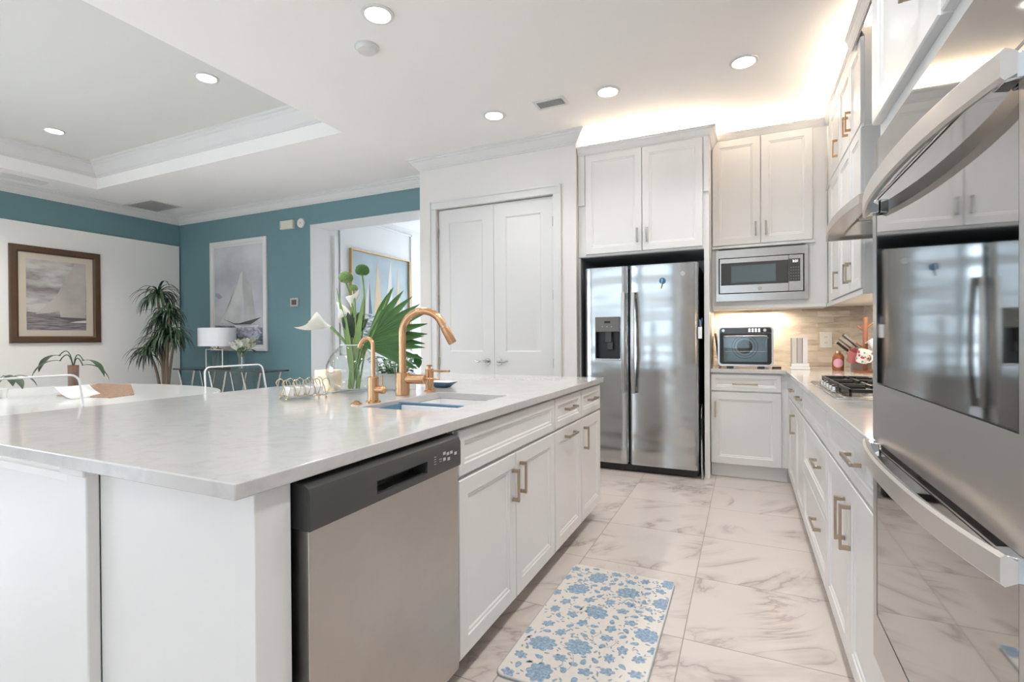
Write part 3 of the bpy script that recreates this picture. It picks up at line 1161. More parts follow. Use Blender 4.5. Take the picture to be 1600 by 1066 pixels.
# main faucet
fx, fy = -1.465, 1.93
t = thing('kitchen_faucet', 'tall brushed copper pull-down faucet arching over the sink', 'faucet', (fx, fy, 0.914))
b = B().cyl((fx, fy, 0.9142), (fx, fy, 1.02), 0.0325, 32)
b.out('body', BRASS, t, bevel=0.002)
e, tn = faucet_gooseneck(t, fx, fy, 0.0175, 1.209, 0.101, 2.72, (0.95, 0.30), 0.012)
b = B().tube([e + tn * 0.006, e + tn * 0.012, e + tn * 0.015, e + tn * 0.088, e + tn * 0.094], [0.0165, 0.0165, 0.019, 0.0205, 0.018], 20)
hd = b.out('spray_head', BRASS, t)
B().tube([e - tn * 0.001, e + tn * 0.006], [0.0155, 0.0155], 20).out('collar', SNICK, t)
hv = B().cyl((fx + 0.02, fy + 0.003, 0.990), (fx + 0.115, fy + 0.018, 0.990), 0.0225, 24)
hv.out('valve', BRASS, t, bevel=0.002)
B().cyl((fx + 0.112, fy + 0.018, 0.993), (fx + 0.185, fy + 0.03, 0.993), 0.005, 10).out('lever', BRASS, t)
# small filtered water tap
sx, sy = -1.411, 1.66
t = thing('water_tap', 'small brushed copper filtered-water tap with a hooked spout', 'faucet', (sx, sy, 0.914))
B().lathe((sx, sy, 0.9142), [(0, 0), (0.031, 0), (0.031, 0.006), (0.022, 0.010), (0.022, 0.105), (0.019, 0.108), (0, 0.108)], 28).out('body', BRASS, t)
pts = [Vector((sx, sy, 1.01)), Vector((sx, sy, 1.145))] + arc((sx - 0.033, sy, 1.150), 0.033, 0, 2.75, 14, (1, 0, 0), (0, 0, 1))
pts.append(pts[-1] + (pts[-1] - pts[-2]).normalized() * 0.022)
B().tube(pts, [0.0085] * len(pts), 16).out('spout', BRASS, t)
b = B().cyl((sx + 0.015, sy, 0.968), (sx + 0.05, sy, 0.968), 0.015, 20)
b.ball((sx + 0.050, sy, 0.968), 0.0165)
b.out('valve', BRASS, t)
B().cyl((sx + 0.046, sy, 0.975), (sx + 0.046, sy, 1.028), 0.0035, 10).out('lever', BRASS, t)
# soap dispenser
px_, py_ = -1.436, 2.11
t = thing('soap_dispenser', 'brushed copper soap dispenser with a flat lever spout, right of the tall faucet', 'soap dispenser', (px_, py_, 0.914))
B().lathe((px_, py_, 0.9142), [(0, 0), (0.029, 0), (0.029, 0.005), (0.021, 0.008), (0.021, 0.112), (0.018, 0.115), (0, 0.115)], 28).out('body', BRASS, t)
b = B().cyl((px_, py_, 1.025), (px_, py_, 1.044), 0.006, 12)
b.cyl((px_ - 0.014, py_, 1.044), (px_ + 0.014, py_, 1.044), 0.0045, 10).cyl((px_, py_ - 0.014, 1.044), (px_, py_ + 0.014, 1.044), 0.0045, 10)
b.out('knob', BRASS, t)
b = B().prism(rrect(px_ + 0.012, px_ + 0.118, py_ - 0.009, py_ + 0.009, 0.004), 0.010, 'z', 1.013)
b.out('spout', BRASS, t, bevel=0.002)
# disposal air button
t = thing('disposal_button', 'low round copper disposal button on the countertop beside the small tap', 'button', (-1.434, 1.584, 0.914))
B().lathe((-1.434, 1.584, 0.9142), [(0, 0), (0.023, 0), (0.023, 0.004), (0.015, 0.006), (0.014, 0.009), (0, 0.010)], 28).out('flange', BRASS, t)
B().lathe((-1.434, 1.584, 0.9242), [(0, 0), (0.011, 0), (0.010, 0.003), (0, 0.004)], 24).out('cap', BRASS, t)
# small dish
b = B()
v0 = [b.bm.verts.new((-1.50 + a, 2.33 + c, 0.9145)) for a, c in rrect(-0.035, 0.035, -0.03, 0.03, 0.01)]
v1 = [b.bm.verts.new((-1.50 + a, 2.33 + c, 0.9445)) for a, c in rrect(-0.072, 0.072, -0.055, 0.055, 0.012)]
v2 = [b.bm.verts.new((-1.50 + a, 2.33 + c, 0.9445)) for a, c in rrect(-0.068, 0.068, -0.051, 0.051, 0.012)]
v3 = [b.bm.verts.new((-1.50 + a, 2.33 + c, 0.9185)) for a, c in rrect(-0.032, 0.032, -0.027, 0.027, 0.01)]
n = len(v0)
for a, c, mi in ((v0, v1, 0), (v1, v2, 1), (v2, v3, 1)):
    for i in range(n):
        f = b.bm.faces.new((a[i], a[(i + 1) % n], c[(i + 1) % n], c[i]))
        f.material_index = mi
b.bm.faces.new(v0[::-1])
b.bm.faces.new(v3).material_index = 1
tag(b.out('soap_dish', [BLUE, PORC]), 'small rectangular dish, slate blue outside and white inside, behind the soap dispenser', 'dish')

# ================================================================== right and back runs
FR = Frame((0.33, 0, 0), (0, 1, 0), (-1, 0, 0))       # carcass face of the right base run, doors stand 20 mm proud
FB = Frame((0, 4.545, 0), (1, 0, 0), (0, -1, 0))      # carcass face of the back base run


def base_right(y0, y1, lab):
    t = thing('base_cabinet', lab, 'cabinet', (0.5, (y0 + y1) / 2, 0))
    b = B().box(0.33, 0.92, y0, y1, 0.095, 0.880).box(0.40, 0.92, y0, y1, 0, 0.095)
    b.out('body', WHITE, t)
    return t


t = base_right(3.885, 4.50, 'white base cabinet in the inner corner, drawer over a single door with an upright handle')
d = shaker('drawer', FR, 3.89, 4.47, 0.713, 0.868, t, s=0.045)
pull(FR, 4.02, 0.80, 0.16, False, d)
d = shaker('door', FR, 3.89, 4.47, 0.093, 0.70, t)
pull(FR, 3.93, 0.575, 0.135, True, d)
t = base_right(3.405, 3.883, 'narrow white base cabinet between the corner unit and the wide cooktop drawers')
d = shaker('drawer', FR, 3.41, 3.88, 0.713, 0.868, t, s=0.045)
pull(FR, 3.52, 0.80, 0.16, False, d)
shaker('door', FR, 3.41, 3.88, 0.093, 0.70, t)
t = base_right(2.475, 3.403, 'wide white drawer base under the gas cooktop with two deep drawers')
shaker('drawer_front', FR, 2.48, 3.40, 0.713, 0.868, t, s=0.045)
d = shaker('drawer', FR, 2.48, 3.40, 0.403, 0.70, t)
pull(FR, 2.70, 0.59, 0.17, False, d)
d = shaker('drawer', FR, 2.48, 3.40, 0.093, 0.393, t)
pull(FR, 2.72, 0.30, 0.17, False, d)
t = base_right(1.537, 2.473, 'white base cabinet next to the wall ovens, one wide drawer over two doors')
d = shaker('drawer', FR, 1.542, 2.47, 0.713, 0.868, t, s=0.045)
pull(FR, 1.84, 0.80, 0.17, False, d)
d = shaker('door', FR, 1.99, 2.47, 0.093, 0.70, t)
pull(FR, 2.035, 0.555, 0.15, True, d)
d = shaker('door', FR, 1.542, 1.984, 0.093, 0.70, t)
pull(FR, 1.94, 0.555, 0.15, True, d)

t = thing('base_cabinet', 'white base cabinet under the countertop oven, one drawer over a single door', 'cabinet', (0.0, 4.85, 0))
B().box(-0.262, 0.92, 4.545, 5.14, 0.125, 0.880).box(0.31, 0.33, 4.503, 4.545, 0.095, 0.88).box(-0.262, 0.92, 4.61, 5.14, 0, 0.125).out('body', WHITE, t)
B().box(-0.262, 0.31, 4.598, 4.61, 0, 0.118).out('kickboard', WHITE, t, bevel=0.004)
d = shaker('drawer', FB, -0.257, 0.264, 0.732, 0.868, t, s=0.045)
pull(FB, 0.0, 0.79, 0.19, False, d)
d = shaker('door', FB, -0.257, 0.264, 0.125, 0.718, t)
pull(FB, -0.225, 0.575, 0.135, True, d)

b = B().prism([(-0.262, 4.50), (0.29, 4.50), (0.29, 1.534), (0.925, 1.534), (0.925, 5.143), (-0.262, 5.143)], 0.032, 'z', 0.882)
tag(b.out('countertop', QUARTZ, bevel=0.003, seg=3), 'L-shaped white quartz countertop running from the refrigerator to the wall ovens', 'countertop')

# ---------------------------------------------------------------- tall oven cabinet
t = thing('oven_cabinet', 'tall white cabinet housing the double wall ovens', 'cabinet', (0.6, 1.1, 0))
b = B().box(0.31, 0.92, 0.665, 0.705, 0, 2.86).box(0.31, 0.92, 1.468, 1.532, 0, 2.86)
b.box(0.31, 0.92, 0.705, 1.468, 0.10, 0.40).box(0.31, 0.92, 0.705, 1.468, 1.645, 2.86).box(0.38, 0.92, 0.705, 1.468, 0, 0.10)
b.out('body', WHITE, t, bevel=0.001)
FT = Frame((0.31, 0, 0), (0, 1, 0), (-1, 0, 0))
for a, c, hy in ((1.045, 1.522, 1.135), (0.69, 1.037, 0.95)):
    d = shaker('door', FT, a, c, 1.705, 2.30, t)
    pull(FT, hy if a > 1 else 0.995, 1.86, 0.14, True, d)
    shaker('door', FT, a, c, 2.34, 2.84, t)
b = moulding(B(), [(0.92, 1.532), (0.31, 1.532), (0.31, 0.665)], [(0, 1), (-1, 0)], [(d * 0.6, h * 0.9) for d, h in CROWN], 2.955)
b.out('cornice', WHITE, t, sharp=20)

# ---------------------------------------------------------------- double wall oven
OX = 0.28
oy0, oy1 = 0.715, 1.462
t = thing('double_wall_oven', 'stainless steel double wall oven with mirror-dark glass and bowed handles', 'oven', (0.6, 1.09, 0.4))
B().box(0.309, 0.85, 0.712, 1.462, 0.405, 1.64).out('body', BLACK, t)
b = B().box(OX + 0.004, 0.309, oy0, oy1, 1.508, 1.638)
cp = b.out('control_panel', OVENGL, t, bevel=0.002)


def oven_door(z0, z1, gz0, gz1, ga, gb):
    F = Frame((0.309, 0, 0), (0, 1, 0), (-1, 0, 0))
    T = 0.309 - OX
    b = B()
    # steel surround
    for a in ((oy0, ga, z0, z1), (gb, oy1, z0, z1), (ga, gb, z0, gz0), (ga, gb, gz1, z1)):
        if a[1] - a[0] > 1e-4 and a[3] - a[2] > 1e-4:
            b.box(OX, 0.308, *a)
    bmesh.ops.remove_doubles(b.bm, verts=b.bm.verts, dist=1e-5)
    d = b.out('door', OVENST, t)
    box('seal', BLACK, OX + 0.0025, 0.305, ga + 0.0005, gb - 0.0005, gz0 + 0.0005, gz1 - 0.0005, d)
    box('glass', OVENGL, OX + 0.0008, OX + 0.0022, ga + 0.003, gb - 0.003, gz0 + 0.003, gz1 - 0.003, d)
    return d


def oven_handle(d, zc, h=0.040):
    b = B()
    ys = [0.730 + (1.440 - 0.730) * i / 24 for i in range(25)]
    rows = []
    for y in ys:
        q = (y - 1.085) / 0.355
        x = 0.226 + 0.030 * q * q * (0.6 + 0.4 * abs(q))
        th = 0.015
        hh = h / 2 * (1 - 0.10 * q * q)
        sec = [(x, zc - hh + .004), (x, zc + hh - .004), (x + .004, zc + hh), (x + th, zc + hh - 0.006), (x + th, zc - hh + 0.006), (x + .004, zc - hh)]
        rows.append([b.bm.verts.new((a, y, c)) for a, c in sec])
    for i in range(24):
        for k in range(6):
            b.bm.faces.new((rows[i][k], rows[i][(k + 1) % 6], rows[i + 1][(k + 1) % 6], rows[i + 1][k]))
    b.bm.faces.new(rows[0][::-1])
    b.bm.faces.new(rows[-1])
    o = b.out('handle', HSTEEL, d, sharp=30)
    for y0_, y1_ in ((0.735, 0.775), (1.395, 1.435)):
        b = B().prism([(0.262, y0_ + 0.006), (0.262, y1_ - 0.006), (OX, y1_), (OX, y0_)], h * 0.75, 'z', zc - h * 0.40)
        b.out('bracket', CHROME, o, bevel=0.002)
    return o


HSTEEL = steel_mat('handle_steel', (0.74, 0.72, 0.70), 0.33, streak=(1, 1, 1))
CHROME = steel_mat('chrome', (0.55, 0.58, 0.62), 0.06)
d = oven_door(0.932, 1.500, 1.068, 1.497, 0.752, 1.428)
oven_handle(d, 1.478)
d = oven_door(0.412, 0.920, 0.522, 0.917, 0.752, 1.428)
oven_handle(d, 0.921 - 0.002)
box('vent_gap', BLACK, OX + 0.015, 0.308, oy0, oy1, 0.921, 0.931, t)

# ---------------------------------------------------------------- uppers on the right wall
FU = Frame((0.62, 0, 0), (0, 1, 0), (-1, 0, 0))
ZS = 2.375


def upper_right(y0, y1, doors, lab, filler=None, endp=False):
    t = thing('upper_cabinet', lab, 'cabinet', (0.8, (y0 + y1) / 2, 1.45))
    b = B().box(0.62, 0.914, y0, y1, 1.420, 2.900)
    b.out('body', WHITE, t)
    for a, c, hu in doors:
        d = shaker('door', FU, a, c, 1.455, ZS - 0.012, t, s=0.05)
        if hu:
            pull(FU, hu, 1.575, 0.125, True, d, m=NICKEL)
        d = shaker('door', FU, a, c, ZS + 0.012, 2.880, t, s=0.05)
        if hu:
            pull(FU, hu, 2.51, 0.125, True, d, m=BRASS)
    box('light_rail', WHITE, 0.608, 0.62, y0, y1, 1.418, 1.448, t, bevel=0.002)
    b = B().box(0.605, 0.62, y0, y1, ZS - 0.009, ZS + 0.009)
    if endp:
        b.box(0.612, 0.914, y0 - 0.008, y0, ZS - 0.009, ZS + 0.009)
    b.out('moulding', WHITE, t, bevel=0.002)
    b = moulding(B(), [(0.62, y1), (0.62, y0)], [(-1, 0)], [(dd * 0.34, h * 0.7) for dd, h in CROWN], 2.962)
    b.box(0.62, 0.914, y0, y1, 2.900, 2.925)
    b.out('cornice', WHITE, t, sharp=20)
    return t


upper_right(4.152, 4.80, [(4.158, 4.565, 4.20)], 'white wall cabinet in the right corner, single stacked doors beside the microwave wall')
upper_right(3.425, 4.15, [(3.755, 4.145, 3.80), (3.432, 3.748, 3.712)], 'white wall cabinet with paired stacked doors, next to the range hood', endp=True)

# valance bridging the hood bay to the oven cabinet
b = moulding(B(), [(0.583, 3.60), (0.583, 1.60)], [(-1, 0)], [(dd * 0.32, h * 0.85) for dd, h in CROWN], 2.966)
b.box(0.583, 0.597, 1.60, 3.60, 2.885, 2.966)
tag(b.out('valance', WHITE, sharp=20), 'white cornice board bridging above the range hood bay to the oven cabinet', 'cornice')

# ---------------------------------------------------------------- range hood
t = thing('range_hood', 'stainless steel range hood with a bowed front above the cooktop', 'range hood', (0.7, 2.92, 1.72))
hy0, hy1, hz = 2.46, 3.385, 1.722


def hood_x(y):
    q = (y - 2.92) / 0.4625
    return 0.392 + 0.034 * q * q


ny = 24
b = B()
outer, inner = [], []
for i in range(ny + 1):
    y = hy0 + (hy1 - hy0) * i / ny
    outer.append((hood_x(y), y))
    inner.append((hood_x(y) + 0.012, min(max(y, hy0 + 0.012), hy1 - 0.012)))
po = outer + [(0.91, hy1), (0.91, hy0)]
pi_ = inner + [(0.90, hy1 - 0.012), (0.90, hy0 + 0.012)]
n = len(po)
z0, z1, zi = hz, hz + 0.038, hz + 0.024
A = [b.bm.verts.new((x, y, z0)) for x, y in po]
T = [b.bm.verts.new((x, y, z1)) for x, y in po]
I0 = [b.bm.verts.new((x, y, z0)) for x, y in pi_]
I1 = [b.bm.verts.new((x, y, zi)) for x, y in pi_]
for i in range(n):
    j = (i + 1) % n
    b.bm.faces.new((A[i], A[j], T[j], T[i]))
    b.bm.faces.new((I0[i], I0[j], A[j], A[i]))
    b.bm.faces.new((I1[i], I1[j], I0[j], I0[i]))
b.bm.faces.new(T)
b.bm.faces.new(I1)
b.out('canopy', STEEL, t, sharp=30)
b = B().box(0.50, 0.86, 2.54, 2.905, hz + 0.012, hz + 0.0215).box(0.50, 0.86, 2.935, 3.30, hz + 0.012, hz + 0.0215)
b.out('filter', SNICK, t, bevel=0.003)
b = B()
c0 = [(0.47, 2.52), (0.90, 2.52), (0.90, 3.32), (0.47, 3.32)]
c1 = [(0.64, 2.76), (0.90, 2.76), (0.90, 3.08), (0.64, 3.08)]
v0 = [b.bm.verts.new((x, y, z1)) for x, y in c0]
v1 = [b.bm.verts.new((x, y, z1 + 0.11)) for x, y in c1]
for i in range(4):
    b.bm.faces.new((v0[i], v0[(i + 1) % 4], v1[(i + 1) % 4], v1[i]))
b.box(0.645, 0.90, 2.765, 3.075, z1 + 0.10, ZC - 0.01)
b.out('chimney', STEEL, t)

# ---------------------------------------------------------------- cooktop
t = thing('gas_cooktop', 'stainless steel gas cooktop with black cast grates', 'cooktop', (0.6, 2.93, 0.914))
kx0, kx1, ky0, ky1 = 0.345, 0.865, 2.485, 3.395
b = B()
b.prism(rrect(kx0, kx1, ky0, ky1, 0.02), 0.005, 'z', 0.9145)
b.prism(rrect(kx0 + 0.03, kx1 - 0.03, ky0 + 0.03, ky1 - 0.03, 0.02), 0.003, 'z', 0.9195)
b.out('tray', STEEL, t, bevel=0.0015)
gz = 0.955
for gi in range(3):
    ya = ky0 + 0.04 + gi * (ky1 - ky0 - 0.08) / 3 + 0.004
    yb = ky0 + 0.04 + (gi + 1) * (ky1 - ky0 - 0.08) / 3 - 0.004
    b = B()
    xa, xb = 0.40, 0.85
    th = 0.011
    for a in ((xa, xb, ya, ya + th), (xa, xb, yb - th, yb), (xa, xa + th, ya, yb), (xb - th, xb, ya, yb), ((xa + xb) / 2 - th / 2, (xa + xb) / 2 + th / 2, ya, yb)):
        b.box(*a, gz - 0.016, gz)
    ym = (ya + yb) / 2
    for cx in ((xa * 3 + xb) / 4, (xa + xb * 3) / 4):
        for a in ((cx - 0.1, cx - 0.03, ym - th / 2, ym + th / 2), (cx + 0.03, cx + 0.1, ym - th / 2, ym + th / 2), (cx - th / 2, cx + th / 2, ya, ym - 0.03), (cx - th / 2, cx + th / 2, ym + 0.03, yb)):
            b.box(*a, gz - 0.012, gz + 0.003)
    for cx in (xa, xb - th):
        for cyy in (ya, yb - th):
            b.box(cx, cx + th, cyy, cyy + th, 0.9225, gz - 0.01)
    b.out('grate', BLACK, t, bevel=0.002)
    for cx in ((xa * 3 + xb) / 4, (xa + xb * 3) / 4):
        if gi == 1 and cx < 0.6:
            continue
        bb = B().lathe((cx, ym, 0.9225), [(0, 0), (0.046, 0), (0.044, 0.010), (0.030, 0.014), (0, 0.014)], 24)
        o = bb.out('burner', SNICK, t)
        B().lathe((cx, ym, 0.9366), [(0, 0), (0.034, 0), (0.034, 0.005), (0.028, 0.008), (0, 0.008)], 24).out('burner_cap', BLACK, o)
for i in range(5):
    yy = 2.74 + i * 0.095
    B().lathe((0.378, yy, 0.9225), [(0, 0), (0.019, 0), (0.018, 0.004), (0.015, 0.006), (0.014, 0.022), (0, 0.023)], 20).out('knob', SNICK, t)

# ---------------------------------------------------------------- microwave wall
FM = Frame((0, 4.82, 0), (1, 0, 0), (0, -1, 0))
t = thing('upper_cabinet', 'white wall cabinet with two tall doors above the built-in microwave', 'cabinet', (0.15, 4.9, 1.42))
b = B().box(-0.262, 0.618, 4.82, 5.14, 1.95, 2.905)
b.box(-0.262, -0.215, 4.82, 5.14, 1.496, 1.95).box(0.465, 0.618, 4.82, 5.14, 1.496, 1.95).box(-0.262, 0.618, 4.82, 5.14, 1.422, 1.496)
b.out('body', WHITE, t)
for a, c, hu in ((-0.257, 0.124, 0.088), (0.130, 0.512, 0.166)):
    d = shaker('door', FM, a, c, 1.982, 2.900, t)
    pull(FM, hu, 2.105, 0.12, True, d, m=SNICK)
b = moulding(B(), [(-0.262, 4.82), (0.618, 4.82)], [(0, -1)], [(dd * 0.5, h * 0.55) for dd, h in CROWN], 2.962)
b.box(-0.262, 0.618, 4.82, 5.14, 2.905, 2.925)
b.out('cornice', WHITE, t, sharp=20)
box('moulding', WHITE, -0.262, 0.53, 4.795, 4.82, 1.953, 1.972, t, bevel=0.003)
box('light_rail', WHITE, -0.262, 0.605, 4.806, 4.82, 1.420, 1.45, t, bevel=0.003)

t = thing('microwave', 'built-in stainless steel microwave with a dark window above the countertop oven', 'microwave', (0.12, 4.9, 1.48))
FW = Frame((0, 4.80, 0), (1, 0, 0), (0, -1, 0))
box('body', BLACK, -0.19, 0.44, 4.80, 5.10, 1.50, 1.93, t)
b = B()
mx0, mx1, mz0, mz1 = -0.228, 0.476, 1.490, 1.937
ix0, ix1, iz0, iz1 = -0.207, 0.450, 1.553, 1.868
for a in ((mx0, ix0, mz0, mz1), (ix1, mx1, mz0, mz1), (ix0, ix1, mz0, iz0), (ix0, ix1, iz1, mz1)):
    b.box(a[0], a[1], 4.788, 4.819, a[2], a[3])
bmesh.ops.remove_doubles(b.bm, verts=b.bm.verts, dist=1e-5)
b.out('trim_frame', STEEL, t)
d = box('door', STEEL, ix0 + 0.009, 0.333, 4.784, 4.799, iz0 + 0.008, iz1 - 0.008, t, bevel=0.001)
box('glass', DKGREY, ix0 + 0.020, 0.333, 4.7825, 4.7845, 1.628, 1.822, d)
box('window', mat('window_tint', (0.10, 0.14, 0.16), 0.05, spec=0.8), -0.105, 0.240, 4.7815, 4.783, 1.648, 1.795, d)
B().cyl((0.118, 4.784, 1.592), (0.118, 4.7825, 1.592), 0.017, 24).out('badge', LGREY, d)
cp = box('control_panel', STEEL, 0.336, 0.441, 4.784, 4.799, iz0 + 0.008, iz1 - 0.008, t, bevel=0.001)
box('keypad', DKGREY, 0.337, 0.420, 4.7825, 4.7845, 1.640, 1.828, cp)
LIT = mat('lit_digits', (1, 1, 1), 0.4, emit=(1, 1, 1), estr=2.0)
text_mesh('clock', '2:21', 0.026, Frame((0, 4.7820, 0), (1, 0, 0), (0, -1, 0)), 0.385, 1.807, 0, LIT, cp)
b = B()
for r in range(5):
    for q in range(4):
        b.box(0.348 + q * 0.018, 0.358 + q * 0.018, 4.7818, 4.7824, 1.655 + r * 0.024, 1.664 + r * 0.024)
b.out('button', GREYP, cp)
box('door_release', STEEL, 0.350, 0.430, 4.7815, 4.784, 1.572, 1.612, cp, bevel=0.001)

# ---------------------------------------------------------------- refrigerator bay
FF = Frame((0, 4.46, 0), (1, 0, 0), (0, -1, 0))
t = thing('refrigerator_cabinet', 'white surround and two-door cabinet over the refrigerator', 'cabinet', (-0.83, 4.8, 0))
b = B().box(-0.304, -0.265, 4.46, 5.14, 0, 2.84).box(-1.386, -1.372, 4.47, 5.14, 0, 1.915)
b.box(-1.386, -0.304, 4.46, 5.14, 1.915, 2.84)
b.out('body', WHITE, t)
for a, c, hu in ((-1.313, -0.810, -0.848), (-0.804, -0.313, -0.768)):
    d = shaker('door', FF, a, c, 1.935, 2.832, t)
    pull(FF, hu, 2.07, 0.125, True, d, m=SNICK)
B().box(-1.384, -1.324, 4.447, 4.46, 2.40, 2.84).box(-1.384, -1.320, 4.442, 4.46, 2.385, 2.40).out('pilaster', WHITE, t, bevel=0.002)
B().box(-0.304, -0.264, 4.447, 4.46, 2.40, 2.84).box(-0.308, -0.264, 4.442, 4.46, 2.385, 2.40).out('pilaster', WHITE, t, bevel=0.002)
b = moulding(B(), [(-1.386, 4.46), (-0.265, 4.46), (-0.265, 4.80)], [(0, -1), (1, 0)], [(dd * 0.55, h * 0.7) for dd, h in CROWN], 2.915)
b.box(-1.386, -0.265, 4.46, 5.14, 2.84, 2.875)
b.out('cornice', WHITE, t, sharp=20)
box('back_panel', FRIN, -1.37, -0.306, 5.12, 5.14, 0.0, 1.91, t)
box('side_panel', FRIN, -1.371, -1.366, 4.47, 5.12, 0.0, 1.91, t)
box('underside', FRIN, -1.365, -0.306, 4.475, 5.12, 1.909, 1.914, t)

t = thing('refrigerator', 'stainless steel side-by-side refrigerator with an ice and water dispenser', 'refrigerator', (-0.83, 4.7, 0))
B().box(-1.300, -0.350, 4.455, 5.06, 0.03, 1.782).out('body', DKGREY, t)
for x in (-1.25, -0.40):
    for y in (4.50, 5.0):
        B().cyl((x, y, 0.0), (x, y, 0.035), 0.02, 16).out('foot', BLACK, t)
box('kickplate', BLACK, -1.29, -0.36, 4.43, 4.455, 0.012, 0.065, t)


def bowed_door(x0, x1, z0, z1, hole=None):
    """door with gently rounded sides; hole = (x0,x1,z0,z1) opening for the dispenser"""
    xs = [x0, x0 + 0.008, x0 + 0.03] + ([hole[0], hole[1]] if hole else [(x0 + x1) / 2]) + [x1 - 0.03, x1 - 0.008, x1]
    dep = {x0: 0.0, x0 + 0.008: 0.045, x0 + 0.03: 0.062, x1 - 0.03: 0.062, x1 - 0.008: 0.045, x1: 0.0}
    zs = [z0] + ([hole[2], hole[3]] if hole else []) + [z1]
    b = B()
    yb = 4.452
    V = {}
    for i, x in enumerate(xs):
        q = (x - (x0 + x1) / 2) / ((x1 - x0) / 2)
        yy = yb - dep.get(x, 0.062) - (0.0015 * (1 - q * q) if dep.get(x, 1) > 0.04 else 0)
        for j, z in enumerate(zs):
            V[i, j] = b.bm.verts.new((x, yy, z))
    for i in range(len(xs) - 1):
        for j in range(len(zs) - 1):
            if hole and xs[i] == hole[0] and zs[j] == hole[2]:
                continue
            b.bm.faces.new((V[i, j], V[i + 1, j], V[i + 1, j + 1], V[i, j + 1]))
    W = {j: (b.bm.verts.new((x0, yb, zs[j])), b.bm.verts.new((x1, yb, zs[j]))) for j in (0, len(zs) - 1)}
    n = len(xs)
    for j in (0, len(zs) - 1):
        b.bm.faces.new([V[i, j] for i in range(n)] )
    return b


HO = (-1.212, -0.990, 0.992, 1.362)
d1 = bowed_door(-1.312, -0.921, 0.072, 1.800, HO).out('door', FRIDGE, t, sharp=50)
d2 = bowed_door(-0.914, -0.345, 0.072, 1.800).out('door', FRIDGE, t, sharp=50)
for d, hx in ((d1, -0.958), (d2, -0.875)):
    b = B()
    rows = []
    for i in range(21):
        z = 0.695 + (1.57 - 0.695) * i / 20
        q = (i - 10) / 10
        y = 4.335 + 0.022 * q * q
        rows.append([b.bm.verts.new((hx + a, y + c, z)) for a, c in ((-0.018, 0.008), (-0.012, 0), (0.012, 0), (0.018, 0.008), (0.014, 0.018), (-0.014, 0.018))])
    for i in range(20):
        for k in range(6):
            b.bm.faces.new((rows[i][k], rows[i][(k + 1) % 6], rows[i + 1][(k + 1) % 6], rows[i + 1][k]))
    b.bm.faces.new(rows[0][::-1])
    b.bm.faces.new(rows[-1])
    for z in (0.73, 1.535):
        b.box(hx - 0.012, hx + 0.012, 4.365, 4.386, z - 0.02, z + 0.02)
    b.out('handle', STEEL, d, sharp=35)
# dispenser
dp = B()
dp.box(HO[0], HO[1], 4.379, 4.44, 1.228, HO[3])
dpo = dp.out('dispenser', GREYP, d1, bevel=0.006)
b = B().box(HO[0], HO[0] + 0.006, 4.386, 4.445, HO[2], 1.228).box(HO[1] - 0.006, HO[1], 4.386, 4.445, HO[2], 1.228).box(HO[0], HO[1], 4.444, 4.450, HO[2], HO[3])
b.out('recess', BLACK, dpo)
B().box(-1.13, -1.07, 4.40, 4.44, 1.135, 1.232).box(-1.115, -1.06, 4.415, 4.43, 1.07, 1.14).out('chute', DKGREY, dpo, bevel=0.004)
box('display', BLACK, -1.128, -1.075, 4.3775, 4.380, 1.305, 1.325, dpo)
b = B()
for q in (-1.145, -1.105, -1.065):
    b.cyl((q, 4.380, 1.275), (q, 4.3775, 1.275), 0.004, 10)
b.out('button', LGREY, dpo)
B().box(HO[0] - 0.004, HO[1] + 0.004, 4.372, 4.384, HO[2] - 0.014, HO[2] - 0.002).out('drip_tray', STEEL, dpo, bevel=0.003)
B().cyl((-0.466, 4.386, 1.707), (-0.466, 4.3775, 1.707), 0.021, 32).out('badge', LGREY, d2)
text_mesh('logo', 'GE', 0.018, Frame((0, 4.3770, 0), (1, 0, 0), (0, -1, 0)), -0.466, 1.707, 0, STEEL, d2)
t = thing('magnet', 'round blue magnet with a small hanging figure on the right refrigerator door', 'magnet', (-0.625, 4.38, 1.66))
B().cyl((-0.628, 4.3815, 1.655), (-0.628, 4.374, 1.655), 0.026, 32).out('disc', mat('bright_blue', (0.02, 0.18, 0.42), 0.3), t)
B().tube([(-0.628, 4.372, 1.668), (-0.630, 4.370, 1.645), (-0.634, 4.371, 1.615), (-0.640, 4.372, 1.590)], [0.010, 0.005, 0.004, 0.003], 10).out('charm', SNICK, t)
t = thing('magnet_cup', 'white paper cup of pens stuck to the right side of the refrigerator', 'pen cup', (-0.33, 4.42, 1.17))
b = B().box(-0.349, -0.318, 4.395, 4.44, 1.165, 1.262)
b.out('cup', PORC, t, bevel=0.003)
for i, (a, c, h, m) in enumerate(((-0.340, 0.004, 0.055, 'dark_blue'), (-0.330, 0.012, 0.065, 'dark_blue'), (-0.325, -0.012, 0.05, 'grey_pen'))):
    mm = mat('dark_blue', (0.03, 0.06, 0.16), 0.4) if m == 'dark_blue' else mat('grey_pen', (0.4, 0.42, 0.45), 0.4)
    B().tube([(a, 4.418, 1.255), (a + c, 4.415, 1.27 + h)], 0.006, 10).out('pen', mm, t)
t = thing('step_stool', 'folded metal step stool leaning in the gap beside the refrigerator', 'step stool', (-0.325, 4.42, 0))
b = B().tube([(-0.318, 4.40, 0.004), (-0.325, 4.43, 0.10), (-0.333, 4.50, 0.50), (-0.333, 4.52, 0.56), (-0.333, 4.58, 0.60), (-0.333, 4.64, 0.56)], 0.0085, 12)
b.out('frame', SNICK, t)
B().box(-0.331, -0.318, 4.46, 4.60, 0.12, 0.50).out('tread', BLACK, t, bevel=0.003)

